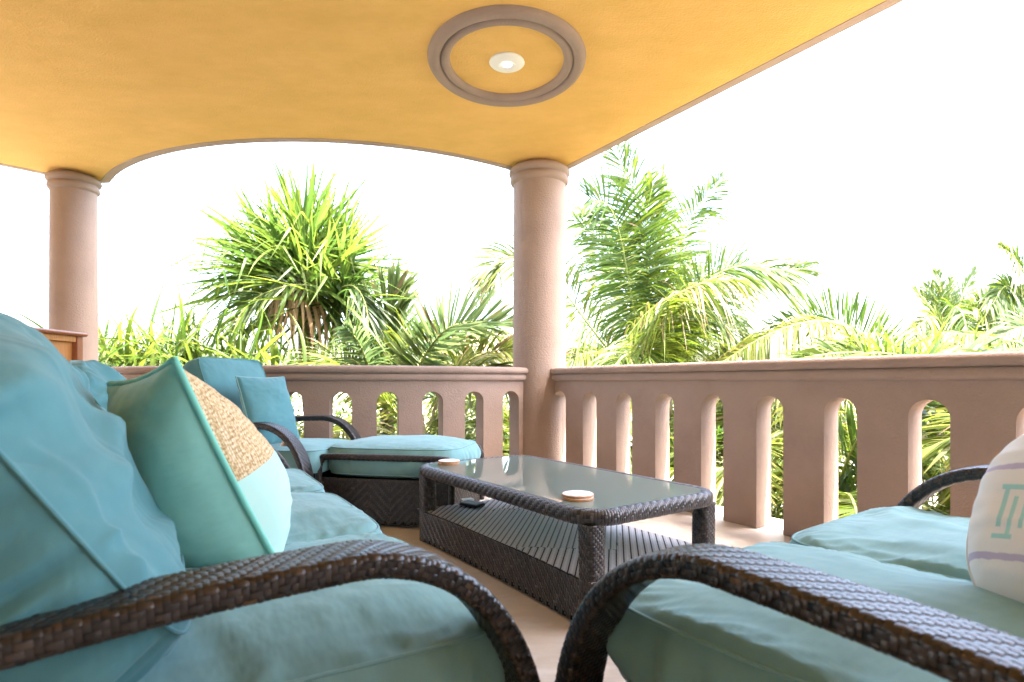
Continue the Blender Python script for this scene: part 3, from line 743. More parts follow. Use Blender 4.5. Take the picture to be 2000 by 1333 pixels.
# ex = edge direction reversed so that the front normal looks to the table
Mp = basis(c, -e, up)
if (Mp.to_3x3() @ Vector((0, 0, 1))).dot(Vector((.6, .8, 0))) < 0: Mp = basis(c, e, up)
nsgn = 1 if (Mp.to_3x3() @ Vector((1, 0, 0))).dot(-e) > 0 else -1
def panel_b(n, b, col):
    co = coords(n); sp = N(n, 'ShaderNodeSeparateXYZ'); n.links.new(co, sp.inputs[0])
    k = N(n, 'ShaderNodeMath', operation='GREATER_THAN'); n.links.new(sp.outputs[1], k.inputs[0]); k.inputs[1].default_value = -.035
    mp = N(n, 'ShaderNodeMapping'); mp.inputs['Scale'].default_value = (1, .5, 1); n.links.new(co, mp.inputs[0])
    vo = N(n, 'ShaderNodeTexVoronoi', Scale=190); vo.inputs['Randomness'].default_value = .35; n.links.new(mp.outputs[0], vo.inputs['Vector'])
    vr = N(n, 'ShaderNodeMath', operation='MULTIPLY_ADD'); n.links.new(vo.outputs['Distance'], vr.inputs[0]); vr.inputs[1].default_value = -.5; n.links.new(noise(n, co, 170, 3), vr.inputs[2])
    cb = ramp(n, vr.outputs[0], [(.05, (.34, .21, .09)), (.25, (.60, .44, .24)), (.5, (.80, .68, .48))])
    mx = N(n, 'ShaderNodeMix', data_type='RGBA'); n.links.new(k.outputs[0], mx.inputs[0]); mx.inputs[6].default_value = (*col, 1); n.links.new(cb, mx.inputs[7]); n.links.new(mx.outputs[2], b.inputs['Base Color'])
    h = N(n, 'ShaderNodeMath', operation='MULTIPLY_ADD'); n.links.new(vo.outputs['Distance'], h.inputs[0]); n.links.new(k.outputs[0], h.inputs[1]); n.links.new(k.outputs[0], h.inputs[2])
    bump(n, b, h.outputs[0], .8, .004)
M_MINTL = mat('pale_mint_and_burlap', (.42, .66, .60), .8, .2, panel_b)
pillow('throw_pillow', 'mint throw pillow with a tan burlap panel leaning on the long sofa', Mp, .47, .47, .31, [M_MINTL, M_MINT, M_BURLAP], seed=3, pipe=M_MINTP, ear=.065, pr=.007, sag=.38)
cx = Vector((-1.47, 3.42, .655))
pillow('throw_pillow', 'square teal throw pillow leaning in the wicker armchair', basis(cx, (-.25, -.97, 0), (-.28, .06, .96)), .43, .43, .13, [M_TEAL, M_TEAL2], seed=12, pipe=M_TEAL, ear=.04, wr=.004)

def beach_b(n, b, col):
    co = coords(n); sp = N(n, 'ShaderNodeSeparateXYZ'); n.links.new(co, sp.inputs[0])
    def mth(op, a, b_=None, c_=None):
        x = N(n, 'ShaderNodeMath', operation=op)
        for k, v in enumerate((a, b_, c_)):
            if v is None: continue
            if isinstance(v, (int, float)): x.inputs[k].default_value = v
            else: n.links.new(v, x.inputs[k])
        return x.outputs[0]
    X, Y = sp.outputs[0], sp.outputs[1]
    def band(v, c_, hw): return mth('LESS_THAN', mth('ABSOLUTE', mth('SUBTRACT', v, c_)), hw)
    def box(x0, x1, y0, y1): return mth('MULTIPLY', band(X, (x0 + x1) / 2, (x1 - x0) / 2), band(Y, (y0 + y1) / 2 - .105, (y1 - y0) / 2))
    wob = mth('MULTIPLY', mth('SUBTRACT', noise(n, co, 60, 2), .5), .006)
    Yw = mth('ADD', Y, wob)
    lil = mth('MAXIMUM', band(Yw, -.105, .005), band(Yw, .05, .005))
    teal = None
    for r in ((-.165, -.158, .045, .115), (-.150, -.144, .03, .10), (-.135, -.129, .045, .115), (-.170, -.125, .112, .120), (-.168, -.140, .026, .034), (-.10, -.093, .04, .12), (-.075, -.068, .04, .12), (-.10, -.07, .112, .12), (-.05, -.043, .04, .12), (-.05, -.02, .04, .048), (.0, .007, .04, .12), (.0, .03, .112, .12), (.0, .03, .076, .083), (.0, .03, .04, .048), (.06, .067, .04, .12), (.085, .092, .04, .12), (.06, .092, .076, .083)):
        q = box(*r); teal = q if teal is None else mth('MAXIMUM', teal, q)
    base = N(n, 'ShaderNodeRGB'); base.outputs[0].default_value = (*col, 1)
    m1 = N(n, 'ShaderNodeMix', data_type='RGBA'); n.links.new(mth('MULTIPLY', lil, .75), m1.inputs[0]); n.links.new(base.outputs[0], m1.inputs[6]); m1.inputs[7].default_value = (.36, .31, .50, 1)
    m2 = N(n, 'ShaderNodeMix', data_type='RGBA'); n.links.new(mth('MULTIPLY', teal, .6), m2.inputs[0]); n.links.new(m1.outputs[2], m2.inputs[6]); m2.inputs[7].default_value = (.08, .50, .50, 1)
    n.links.new(m2.outputs[2], b.inputs['Base Color']); bump(n, b, noise(n, co, 300, 2), .2, .001)
M_CREAM = mat('printed_cream_cotton', (.66, .67, .66), .85, .2, beach_b)
M_CREAMP = fabric('cream_cotton', (.60, .58, .53))
yd = Vector((-.592, .8056, 0)); xd = Vector((.8056, .592, 0))
exr = Vector((.55, -.835, 0)); nr = Vector((-.835, -.55, 0))
upv = (Vector((0, 0, 1)) * .86 - nr * .56 + exr * .05).normalized(); exr = (exr - Vector((0, 0, .06))).normalized()
cR = Vector((.742, .950, .440)) + exr * .21 + upv * .20
Mr = basis(cR, exr, upv)
if (Mr.to_3x3() @ Vector((0, 0, 1))).dot(nr) < 0: raise RuntimeError('pillow faces backwards')
pillow('throw_pillow', 'cream throw pillow with teal print and lilac line on the right sofa', Mr, .44, .37, .24, [M_CREAM, M_CREAMP], seed=22, ear=.0, pr=.0025, rnd=.17)

x, y = -1.30, 3.13
m = MB(); hh = .055; m.lathe([(0, 0), (.02, 0), (.022, .006), (.016, .018), (.0165, .021), (.011, .033), (.0115, .036), (.006, .048), (.0, hh)], (0, 0, 0), 20)
o = m.build('seashell', M_SHELL); o.location = (x, 3.22, .462); tag(o, 'small pale cone shell standing on the armchair cushion beside the teal pillow', 'seashell')

# ------------------------------------------------------------------ wooden cabinet by the left column
t = empty('wooden_cabinet', (-3.2, 3.54, 0)); tag(t, 'honey coloured wooden cabinet in front of the far left column', 'cabinet')
m = MB(); m.box((-.02, 0, .58), (.46, .62, 1.12), bev=.004); m.build('carcass', M_WOOD, t, smooth=False)
m = MB(); m.box((0, 0, 1.152), (.56, .70, .026), bev=.010); m.build('top_board', M_WOODD, t, smooth=False)
for yy in (-.31, .31):
    m = MB(); m.box((.225, yy, .58), (.05, .05, 1.116), bev=.004); m.build('corner_post', M_WOODD, t, smooth=False)
for zz in (.08, 1.118):
    m = MB(); m.box((.226, 0, zz), (.03, .568, .04), bev=.003); m.build('side_rail', M_WOOD, t, smooth=False)

# ------------------------------------------------------------------ ground and garden
gr = MB(); n = 40; xs = np.concatenate([-np.geomspace(400, 4, n // 2), np.geomspace(4, 400, n // 2)]); ys = np.concatenate([[-400, -100, -30, -10], np.geomspace(3, 900, n)])
GX, GY = np.meshgrid(xs, ys, indexing='ij'); GZ = -3.2 + .25 * noise3(np.stack([GX / 6, GY / 6, GX * 0], -1), 4)
gr.grid(np.stack([GX, GY, GZ], -1)); tag(gr.build('ground', M_GRASS), kind='structure')
hb = MB(); hb.box((-2.0, .4, -1.76), (13.0, 4.6, 2.9)); tag(hb.build('lower_storey', M_STUCCO, smooth=False), 'plain stucco lower storey of the house under the terrace', 'building')

def P3(px, py, Z): return np.array([(px - 1000) / 1100 * Z, Z, EYE - (py - 746.5) / 1100 * Z])

def frond_mesh(ctrl, L=.6, n=52, wid=.024, droop=.35, roll=0, seed=0, ang0=70, ang1=22, start=.12, stalk=.016, off=(0, 0, 0), vee=.2, shag=.08, up=None, broken=.08, yellow=0., dens=1.6):
    n = int(n * dens)
    r = np.random.default_rng(seed); C = catmull(ctrl, 40); d = np.r_[0, np.cumsum(np.linalg.norm(np.diff(C, axis=0), axis=1))]
    T = np.gradient(C, axis=0); T /= np.linalg.norm(T, axis=1)[:, None]
    mb = MB(); tt = np.linspace(0, 1, 40); mb.tube(C - np.array(off), stalk * (1 - .85 * tt) + .002, 5, mi=1)
    s = np.linspace(start, .995, n); s = np.concatenate([s, s + .3 / n]); side = np.repeat([1, -1], n)
    s = np.clip(s + r.normal(0, .25 / n, 2 * n), start, 1)
    D = d[-1]; I3 = lambda A, q: np.stack([np.interp(q * D, d, A[:, k]) for k in range(3)], -1)
    p = I3(C, s); t = I3(T, s); t /= np.linalg.norm(t, axis=1)[:, None]
    upv = np.array([0, 0, 1.0]) if up is None else np.asarray(up, float)
    sd_ = np.cross(t, upv); sd_ /= np.linalg.norm(sd_, axis=1)[:, None] + 1e-6; nn = np.cross(sd_, t)
    if roll: c_, s_ = math.cos(roll), math.sin(roll); sd_, nn = sd_ * c_ + nn * s_, nn * c_ - sd_ * s_
    q = (s - start) / (1 - start); a = np.radians(ang0 + (ang1 - ang0) * q ** 1.3 + r.normal(0, 5, 2 * n))
    dr = t * np.cos(a)[:, None] + sd_ * (np.sin(a) * side)[:, None] + nn * (vee * r.normal(1, .25, 2 * n))[:, None] + r.normal(0, shag, (2 * n, 3)); dr /= np.linalg.norm(dr, axis=1)[:, None]
    ln = L * (np.sin(np.pi * np.clip(.12 + .8 * q, 0, 1)) ** .7) * r.normal(1, .09, 2 * n) * np.where(r.random(2 * n) < broken, r.uniform(.3, .7, 2 * n), 1)
    K = 5; k = np.linspace(0, 1, K)
    g = np.array([0, 0, -1.0]); dro = droop * r.uniform(.6, 1.5, 2 * n)
    P = p[:, None] + dr[:, None] * (ln[:, None] * k)[..., None] + g * (dro[:, None] * ln[:, None] * k ** 2.2)[..., None]
    wv = np.cross(dr, nn); wv /= np.linalg.norm(wv, axis=1)[:, None] + 1e-6
    tw = r.normal(0, .5, 2 * n); wv = wv * np.cos(tw)[:, None] + nn * np.sin(tw)[:, None]
    prof = np.array([.45, .95, 1.0, .7, .04]) * wid / 2
    A = P - wv[:, None] * prof[:, None]; B = P + wv[:, None] * prof[:, None]
    V = np.stack([A, B], 2).reshape(-1, 3) - np.array(off)
    base = np.array([[2 * i, 2 * i + 1, 2 * i + 3, 2 * i + 2] for i in range(K - 1)]).reshape(-1)
    F = (np.arange(2 * n)[:, None] * 2 * K + base[None]).reshape(-1, 4)
    tone = np.clip(r.normal(.45 + yellow, .17, 2 * n), 0, 1)
    tn = np.repeat(tone, 2 * K).reshape(2 * n, K, 2) + (k ** 3 * .25)[None, :, None]
    mb.add(V, F, 0, np.clip(tn, 0, 1.2)); return mb

def trunk(parent, pts, r0, r1, off):
    m = MB(); C = catmull(pts, 30); rr = np.linspace(r0, r1, 30) * (1 + .06 * np.sin(np.arange(30) * 2.1)); m.tube(C - np.array(off), rr, 14); return m.build('trunk', M_BARK, parent)

def palm_px(label, crown, Z, fronds, group=None, mat_=None, r0=.14, name='coconut_palm'):
    """fronds: list of (image control points with depth offsets, kwargs)"""
    top = P3(*crown, Z); base = np.array([top[0] + .3, top[1] + .3, -3.25]); t = empty(name, base); tag(t, label, 'palm tree', group)
    trunk(t, [base, base * .5 + top * .5 + np.array([.1, 0, 0]), top], r0 * 1.3, r0, base)
    for k, (pts, kw) in enumerate(fronds):
        ctrl = [P3(a, b, Z + c) for a, b, c in pts]; kw = dict(kw); mm = kw.pop('mat', mat_ or L_COCO); kw.setdefault('seed', 100 + k)
        frond_mesh(ctrl, off=base, **kw).build('frond', [mm, M_RACH], t)
    return t, base

# central coconut palm
F = [
 ([(1270, 740, 0), (1237, 600, -.3), (1213, 470, -.6), (1190, 405, -.8), (1150, 388, -1.0)], dict(L=.98, n=90, droop=.22, up=(.2, -1, .25), ang0=86, ang1=40, start=.2)),
 ([(1290, 740, 0), (1265, 520, .1), (1245, 395, 0), (1222, 340, -.1), (1204, 300, -.1)], dict(L=.88, n=80, droop=.2, up=(0, -1, .3), ang0=76, ang1=35, mat=L_COCO)),
 ([(1290, 740, 0), (1285, 560, .4), (1290, 430, .6), (1294, 330, .7)], dict(L=.6, n=60, droop=.3, up=(1, -.8, .2), yellow=.15)),
 ([(1295, 730, 0), (1310, 560, .3), (1335, 450, .4), (1368, 402, .4), (1412, 348, .5)], dict(L=.8, n=76, droop=.5, up=(-.3, -1, .3), ang1=30)),
 ([(1290, 740, 0), (1330, 610, -.4), (1390, 545, -.7), (1450, 520, -.9), (1520, 528, -1.0), (1580, 525, -1.1)], dict(L=.9, n=86, droop=.35, up=(0, -.75, .7), ang0=78, ang1=30)),
 ([(1290, 740, 0), (1330, 590, -.2), (1400, 530, -.2), (1480, 520, -.1), (1550, 560, 0)], dict(L=.75, n=70, droop=.6, up=(0, -.4, .9))),
 ([(1225, 662, -.8), (1265, 612, -1.0), (1306, 584, -1.2), (1384, 550, -1.5), (1440, 548, -1.6)], dict(L=.62, n=44, droop=.8, yellow=.3, up=(0, -.5, 1), start=.02, ang0=85, shag=.2)),
 ([(1282, 745, -.6), (1296, 655, -1.2), (1308, 588, -1.7)], dict(L=.85, n=60, droop=.75, mat=L_YEL, up=(0, -1, .3), ang0=80, ang1=50)),
 ([(1230, 735, 0), (1187, 683, -.4), (1142, 625, -.8), (1113, 585, -1.0), (1060, 520, -1.2), (985, 505, -1.3), (940, 560, -1.4)], dict(L=.72, n=90, droop=.35, up=(.3, -1, .4), ang0=78)),
 ([(1270, 740, 0), (1235, 560, .5), (1180, 455, .7), (1105, 388, .8)], dict(L=.42, n=60, droop=.6, up=(.3, -.8, .6), yellow=.2)),
 ([(1300, 740, 0), (1370, 640, -.6), (1420, 640, -.9), (1440, 700, -1.1)], dict(L=.7, n=60, droop=.7, up=(0, -.5, .8))),
 ([(1290, 740, 0), (1340, 600, .2), (1400, 600, .3), (1450, 640, .3), (1470, 720, .3)], dict(L=.62, n=60, droop=.6, up=(0, -.6, .8))),
 ([(1280, 740, 0), (1250, 640, .6), (1230, 520, 1.0), (1220, 440, 1.2)], dict(L=.6, n=56, droop=.4, up=(-.5, -1, .2))),
 ([(1270, 760, 0), (1200, 700, -.5), (1150, 690, -.9), (1090, 720, -1.3)], dict(L=.6, n=56, droop=.6, mat=L_YEL, up=(0, -.5, .8))),
 ([(1290, 745, 0), (1310, 660, .6), (1330, 560, .9), (1330, 480, 1)], dict(L=.6, n=56, droop=.4, up=(.6, -.8, .2))),
 ([(1285, 740, 0), (1225, 560, .2), (1170, 470, .2), (1120, 430, 0)], dict(L=.7, n=70, droop=.4, up=(0, -1, .4), ang1=30)),
 ([(1290, 740, 0), (1280, 540, -.3), (1262, 440, -.5), (1275, 360, -.6)], dict(L=.75, n=70, droop=.35, up=(.4, -1, .3), ang1=30)),
 ([(1290, 740, 0), (1350, 620, .3), (1420, 560, .5), (1500, 545, .6)], dict(L=.7, n=66, droop=.5, up=(0, -.7, .7))),
 ([(1290, 745, 0), (1260, 690, -1.0), (1215, 700, -1.6), (1180, 760, -2.0)], dict(L=.7, n=60, droop=.7, up=(0, -.6, .8))),
]
for _p, _k in F: _k.update(dens=1.75, wid=.024, shag=.11)
palm_px('big coconut palm rising just right of the thick column', (1290, 760), 8.2, F, mat_=L_COCO)

# palms at the right
F = [
 ([(1760, 770, 0), (1735, 700, -.1), (1690, 655, -.2), (1600, 628, -.3), (1500, 655, -.2), (1405, 712, -.1)], dict(L=.62, n=110, droop=.9, mat=L_YEL, up=(0, -.4, .9), ang0=85, ang1=60, vee=.1, shag=.05)),
 ([(1760, 770, .2), (1720, 690, .5), (1660, 640, .7), (1590, 620, .9), (1500, 640, 1.0)], dict(L=.55, n=60, droop=.0, up=(0, -1, .3), vee=.9)),
 ([(1760, 780, 0), (1700, 740, -.4), (1600, 720, -.7), (1500, 740, -1)], dict(L=.6, n=60, droop=.5, mat=L_YEL, up=(0, -.8, .6))),
 ([(1760, 780, 0), (1790, 700, .2), (1850, 690, .2), (1930, 720, 0)], dict(L=.6, n=60, droop=.6, mat=L_YEL, up=(0, -.6, .8))),
 ([(1760, 780, 0), (1700, 700, -.6), (1650, 690, -.9), (1560, 700, -1.2)], dict(L=.5, n=60, droop=.4, mat=L_YEL, up=(0, -.8, .6), seed=9)),
]
palm_px('palm with one long yellow green frond arching just above the right balustrade', (1760, 790), 6.6, F)
F = []
for a, b in ((1830, 532), (1905, 528), (1787, 566), (1812, 558), (1858, 545), (1880, 590)):
    F.append(([(1850, 660, 0), ((1850 + a) / 2, (650 + b) / 2 - 5, .2), (a, b, .4)], dict(L=.6, n=46, droop=.25, wid=.022, ang0=42, ang1=15, shag=.05, up=(random.uniform(-.6, .6), -1, .2), stalk=.035)))
for pts in ([(1860, 660), (1900, 610), (1950, 570), (1962, 553)], [(1860, 665), (1900, 660), (1930, 690)], [(1850, 665), (1820, 640), (1805, 690)], [(1855, 665), (1860, 605), (1880, 615), (1895, 690)], [(1865, 660), (1920, 590), (1985, 565)], [(1850, 660), (1825, 620), (1790, 640)]):
    F.append(([(a, b, -.4 * k) for k, (a, b) in enumerate(pts)], dict(L=.7, n=46, droop=.5, wid=.032, up=(0, -.8, .6), stalk=.03, mat=random.choice([L_COCO, L_YEL]))))
palm_px('distant coconut palm with spiky upright fronds above the right balustrade', (1855, 670), 14, F, r0=.2)
F = []
for pts in ([(2030, 640), (2010, 560), (1985, 510), (1955, 482)], [(2030, 640), (2000, 590), (1965, 560), (1935, 600)], [(2030, 650), (1990, 620), (1940, 640), (1910, 700)], [(2030, 640), (2040, 520), (2010, 450)], [(2030, 650), (1975, 640), (1930, 615), (1900, 600)], [(2030, 650), (1990, 680), (1950, 740)], [(2030, 650), (2080, 600), (2120, 620)]):
    F.append(([(a, b, -.3 * k) for k, (a, b) in enumerate(pts)], dict(L=.7, n=54, droop=.45, wid=.04, up=(0, -.9, .5), stalk=.025, mat=random.choice([L_COCO, L_YEL, L_PALE]))))
palm_px('coconut palm cut off by the right edge of the photo', (2035, 665), 11.5, F, r0=.16)
F = [([(2100, 700, 0), (2000, 672, -.2), (1900, 655, -.3), (1825, 650, -.4)], dict(L=.45, n=70, droop=.8, mat=L_YEL, up=(0, -.5, .9), ang0=70)),
     ([(2100, 720, 0), (2020, 690, 0), (1950, 690, 0), (1880, 720, 0)], dict(L=.5, n=60, droop=.5, mat=L_YEL, up=(0, -.8, .6))),
     ([(2100, 720, 0), (2060, 660, 0), (2000, 640, 0), (1950, 660, 0)], dict(L=.5, n=60, droop=.5, mat=L_PALE, up=(0, -.8, .6)))]
palm_px('low palm with a flat yellow frond at the right end of the balustrade', (2100, 740), 7.5, F)

# palms in the middle, left of the column
F = [
 ([(752, 800, 0), (752, 700, 0), (754, 630, -.1), (775, 560, -.2)], dict(L=.72, n=44, droop=.06, wid=.045, mat=L_PALE, up=(-.25, -1, .1), ang0=42, ang1=14, vee=.05, shag=.05)),
 ([(752, 800, 0), (735, 700, .2), (715, 620, .3), (700, 560, .4)], dict(L=.55, n=40, droop=.25, wid=.028, mat=L_PALE, up=(-.5, -1, .1), ang0=55)),
 ([(752, 800, 0), (700, 730, -.3), (650, 700, -.5), (590, 720, -.8)], dict(L=.5, n=50, droop=.3, mat=L_YEL, wid=.02, up=(0, -.8, .5))),
 ([(752, 800, 0), (725, 730, -.4), (700, 670, -.7), (675, 640, -.9)], dict(L=.45, n=40, droop=.3, mat=L_PALE, up=(0, -1, .3), wid=.022)),
 ([(752, 800, 0), (780, 700, -.4), (800, 650, -.6), (830, 640, -.7)], dict(L=.5, n=44, droop=.4, up=(0, -.8, .5))),
]
palm_px('slender palm with pale upright fan fronds right of the round leafy palm', (752, 800), 6.8, F, r0=.07, name='slender_palm')
F = [
 ([(790, 790, 0), (828, 700, -.1), (872, 645, -.2), (925, 630, -.2), (1000, 634, -.2)], dict(L=.55, n=52, droop=-.05, wid=.03, mat=L_PALE, up=(0, -1, .35), ang0=72, ang1=12, vee=.6, shag=.04)),
 ([(790, 790, 0), (830, 690, .3), (890, 640, .5), (960, 650, .6), (1010, 690, .6)], dict(L=.55, n=52, droop=.6, wid=.03, mat=L_YEL, up=(0, -.6, .8))),
 ([(850, 800, 0), (900, 720, -.2), (950, 690, -.3), (1020, 680, -.4)], dict(L=.45, n=50, droop=.3, mat=L_YEL, up=(0, -.9, .4))),
 ([(850, 800, 0), (880, 740, -.5), (930, 720, -.8), (1000, 730, -1)], dict(L=.5, n=50, droop=.4, mat=L_YEL, up=(0, -.7, .6))),
 ([(850, 800, 0), (870, 740, .3), (880, 700, .4), (910, 660, .5)], dict(L=.5, n=50, droop=.2, mat=L_PALE, up=(.3, -1, .4))),
]
palm_px('low palm whose arching frond points right toward the thick column', (810, 800), 6.2, F, r0=.08, name='low_palm')

# strap-leaf plants: every leaf is a part, sharing a few meshes
def strap(seed, bend, kink=0, wid=.032, mat_=None, name='leaf'):
    r = np.random.default_rng(seed); K = 11; k = np.linspace(0, 1, K)
    ang = -bend * k ** 1.6
    if kink: ang = ang - kink * (k > .62) 
    ds = 1 / (K - 1); x = np.r_[0, np.cumsum(np.cos(ang[:-1]) * ds)]; z = np.r_[0, np.cumsum(np.sin(ang[:-1]) * ds)]
    prof = wid / 2 * np.clip(np.minimum(1, (1 - k) * 2.0) ** .8, .015, 1) * (.6 + .4 * np.minimum(1, k * 6)); y0 = .03 * np.sin(k * 3 + seed)
    G = np.stack([np.stack([x, y0 - prof, z + prof * .45], -1), np.stack([x, y0, z], -1), np.stack([x, y0 + prof, z + prof * .45], -1)], 1)
    m = MB(); m.grid(G, tone=np.clip(np.repeat(.35 + .35 * k + r.normal(0, .05), 3), 0, 1)); o = m.build(name, mat_ or L_PAN); me = o.data; bpy.data.objects.remove(o); return me
STR = [strap(1, .35), strap(2, .9), strap(3, 1.4), strap(4, .5, .9), strap(5, .8, 1.5), strap(6, .15), strap(7, 1.9)]
STRN = [strap(11, .25, wid=.025), strap(12, .7, wid=.025), strap(13, .5, 1.1, wid=.028)]
STRB = [strap(21, .3, wid=.06, mat_=L_BUSH), strap(22, .8, wid=.06, mat_=L_BUSH), strap(23, .5, 1.2, wid=.06, mat_=L_BUSH), strap(24, 1.3, wid=.05, mat_=L_BUSH)]
DEAD = [strap(31, .4, wid=.035, mat_=L_DEAD), strap(32, .9, wid=.03, mat_=L_DEAD)]
def leaf(parent, me, p, d, length, base, roll=None, name='leaf', ws=1.0):
    d = Vector(d).normalized(); upv = Vector((0, 0, 1)); s = upv.cross(d)
    if s.length < .05: s = Vector((1, 0, 0))
    s.normalize(); n_ = d.cross(s)
    M = Matrix((d, s, n_)).transposed().to_4x4() @ Matrix.Rotation(random.gauss(0, .45) if roll is None else roll, 4, 'X')
    S_ = Matrix.Diagonal((length, length * ws, length, 1))
    o = bpy.data.objects.new(name, me); o.matrix_basis = Matrix.Translation(Vector(p) - Vector(base)) @ M @ S_
    return link(o, parent)

# round strap-leaved tree
Zt = 7.2; ctr = P3(592, 560, Zt); base = np.array([ctr[0] + .1, ctr[1] + .2, -3.25])
t = empty('screw_palm', base); tag(t, 'round headed screw palm with sword leaves and hanging dead leaves left of centre', 'screw palm')
trunk(t, [base, (base + ctr) / 2 + np.array([.08, 0, 0]), ctr + np.array([0, 0, -.1])], .13, .10, base)
m = MB(); m.lathe([(.05, -.5), (.16, -.42), (.2, -.2), (.15, .05), (.03, .15)], ctr - base, 14); m.build('crown_base', M_BARK, t)
heads = [P3(a, b, Zt + c) for a, b, c in ((535, 520, 0), (590, 490, -.15), (645, 520, .1), (600, 560, -.35), (660, 590, -.2), (545, 560, -.1), (590, 500, .1))]
def mesh_arrays(me):
    V = np.zeros(len(me.vertices) * 3); me.vertices.foreach_get('co', V); F = np.array([list(p.vertices) for p in me.polygons])
    T = np.zeros(len(me.vertices)); me.attributes['tone'].data.foreach_get('value', T); return V.reshape(-1, 3), F, T
cache = {}; spec = []
for h_, hd in enumerate(heads):
    for k in range(185):
        el = random.uniform(-50, 88) if h_ != 4 else random.uniform(-65, 60); az = random.uniform(0, 360)
        d = np.array([math.cos(d2r(el)) * math.cos(d2r(az)), math.cos(d2r(el)) * math.sin(d2r(az)), math.sin(d2r(el))])
        if h_ in (0, 5): d[0] -= .35
        if h_ in (2, 4): d[0] += .1
        if d[1] < -.25 and el < -8 and abs(d[0]) < .6: continue
        ln = random.uniform(.85, 1.4) * (1.2 if abs(el) < 32 else .97)
        spec.append((random.choice(STR[:2] + STRN[:2] + [STR[5], STR[0]] if el > 35 else (STR[:2] + STRN + [STR[3], STR[5]] if el > -5 else STR + STRN)), hd + d * .04, d, ln))
spec.sort(key=lambda q: q[1][1] + q[2][1] * q[3] * .6)
extra = MB()
for k, (me, p, d, ln) in enumerate(spec):
    o = leaf(t, me, p, d, ln, base)
    if k >= 290:
        if me.name not in cache: cache[me.name] = mesh_arrays(me)
        V, F_, T_ = cache[me.name]; extra.add(transform(V, o.matrix_basis), F_, 0, np.clip(T_ + random.gauss(0, .12), 0, 1)); bpy.data.objects.remove(o)
tag(extra.build('rear_leaves', L_PAN, t), kind='stuff')
for k in range(44):
    az = random.uniform(180, 360); p = ctr + np.array([.24 * math.cos(d2r(az)), .5 * math.sin(d2r(az)), random.uniform(-.2, .1)])
    leaf(t, random.choice(DEAD), p, (.35 * math.cos(d2r(az)), .35 * math.sin(d2r(az)), -1), random.uniform(.55, .95), base, name='dead_leaf', ws=1.4)
# big drooping fan fronds on the near side of the crown
for k, (pts, kw) in enumerate([
    ([(650, 590, -.3), (620, 562, -.5), (560, 560, -.7), (490, 590, -.8), (450, 650, -.9)], dict(L=.42, n=40, droop=.25, wid=.024, up=(0, -1, .4), ang0=55, shag=.14)),
    ([(650, 570, -.3), (690, 560, -.6), (715, 600, -.7), (722, 680, -.8)], dict(L=.42, n=34, droop=.3, wid=.024, up=(.4, -1, .2), ang0=45, shag=.14))]):
    kw = dict(kw); mm = kw.pop('mat', L_PAN); frond_mesh([P3(a, b, Zt + c) for a, b, c in pts], off=base, seed=300 + k, **kw).build('frond', [mm, M_RACH], t)

def strap_plant(px, py, Z, n, label, lens=(.6, 1.0), meshes=None, spread=25, elmin=-5, name='screw_pine', group=None, r=.25):
    c = P3(px, py, Z); base = np.array([c[0], c[1], -3.25]); t = empty(name, base); tag(t, label, 'shrub', group)
    trunk(t, [base, (base + c) / 2 + np.array([.1, 0, 0]), c], .07, .05, base)
    for k in range(n):
        el = random.uniform(elmin, 85); az = random.uniform(0, 360); d = np.array([math.cos(d2r(el)) * math.cos(d2r(az)), math.cos(d2r(el)) * math.sin(d2r(az)), math.sin(d2r(el))])
        p = c + rng.normal(0, r, 3) * np.array([1, 1, .35]); leaf(t, random.choice(meshes or STR), p, d, random.uniform(*lens), base)
    return t
strap_plant(390, 715, 6.4, 150, 'broad strap leaved screw pine behind the armchair, tallest of the left bushes', (.6, .95), STR[:6] + STRB, r=.3)
strap_plant(270, 725, 6.2, 140, 'bright strap leaved screw pine right beside the slim left column', (.5, .9), STR[:4] + STRB * 2, r=.35)
strap_plant(480, 745, 6.0, 110, 'yellow green strap leaved screw pine below the round headed screw palm', (.5, .8), STRB + STR[:3], r=.35)
strap_plant(215, 740, 7.2, 90, 'thin leaved screw pine partly hidden by the slim left column', (.6, 1.0), STR[:6], r=.3)
strap_plant(1745, 715, 5.6, 110, 'bright leafy screw pine showing over the middle of the right balustrade', (.3, .55), STRB * 2 + STR[:3], r=.22)
strap_plant(1830, 720, 6.2, 90, 'yellow green screw pine under the distant spiky palm', (.35, .6), STRB, r=.3)

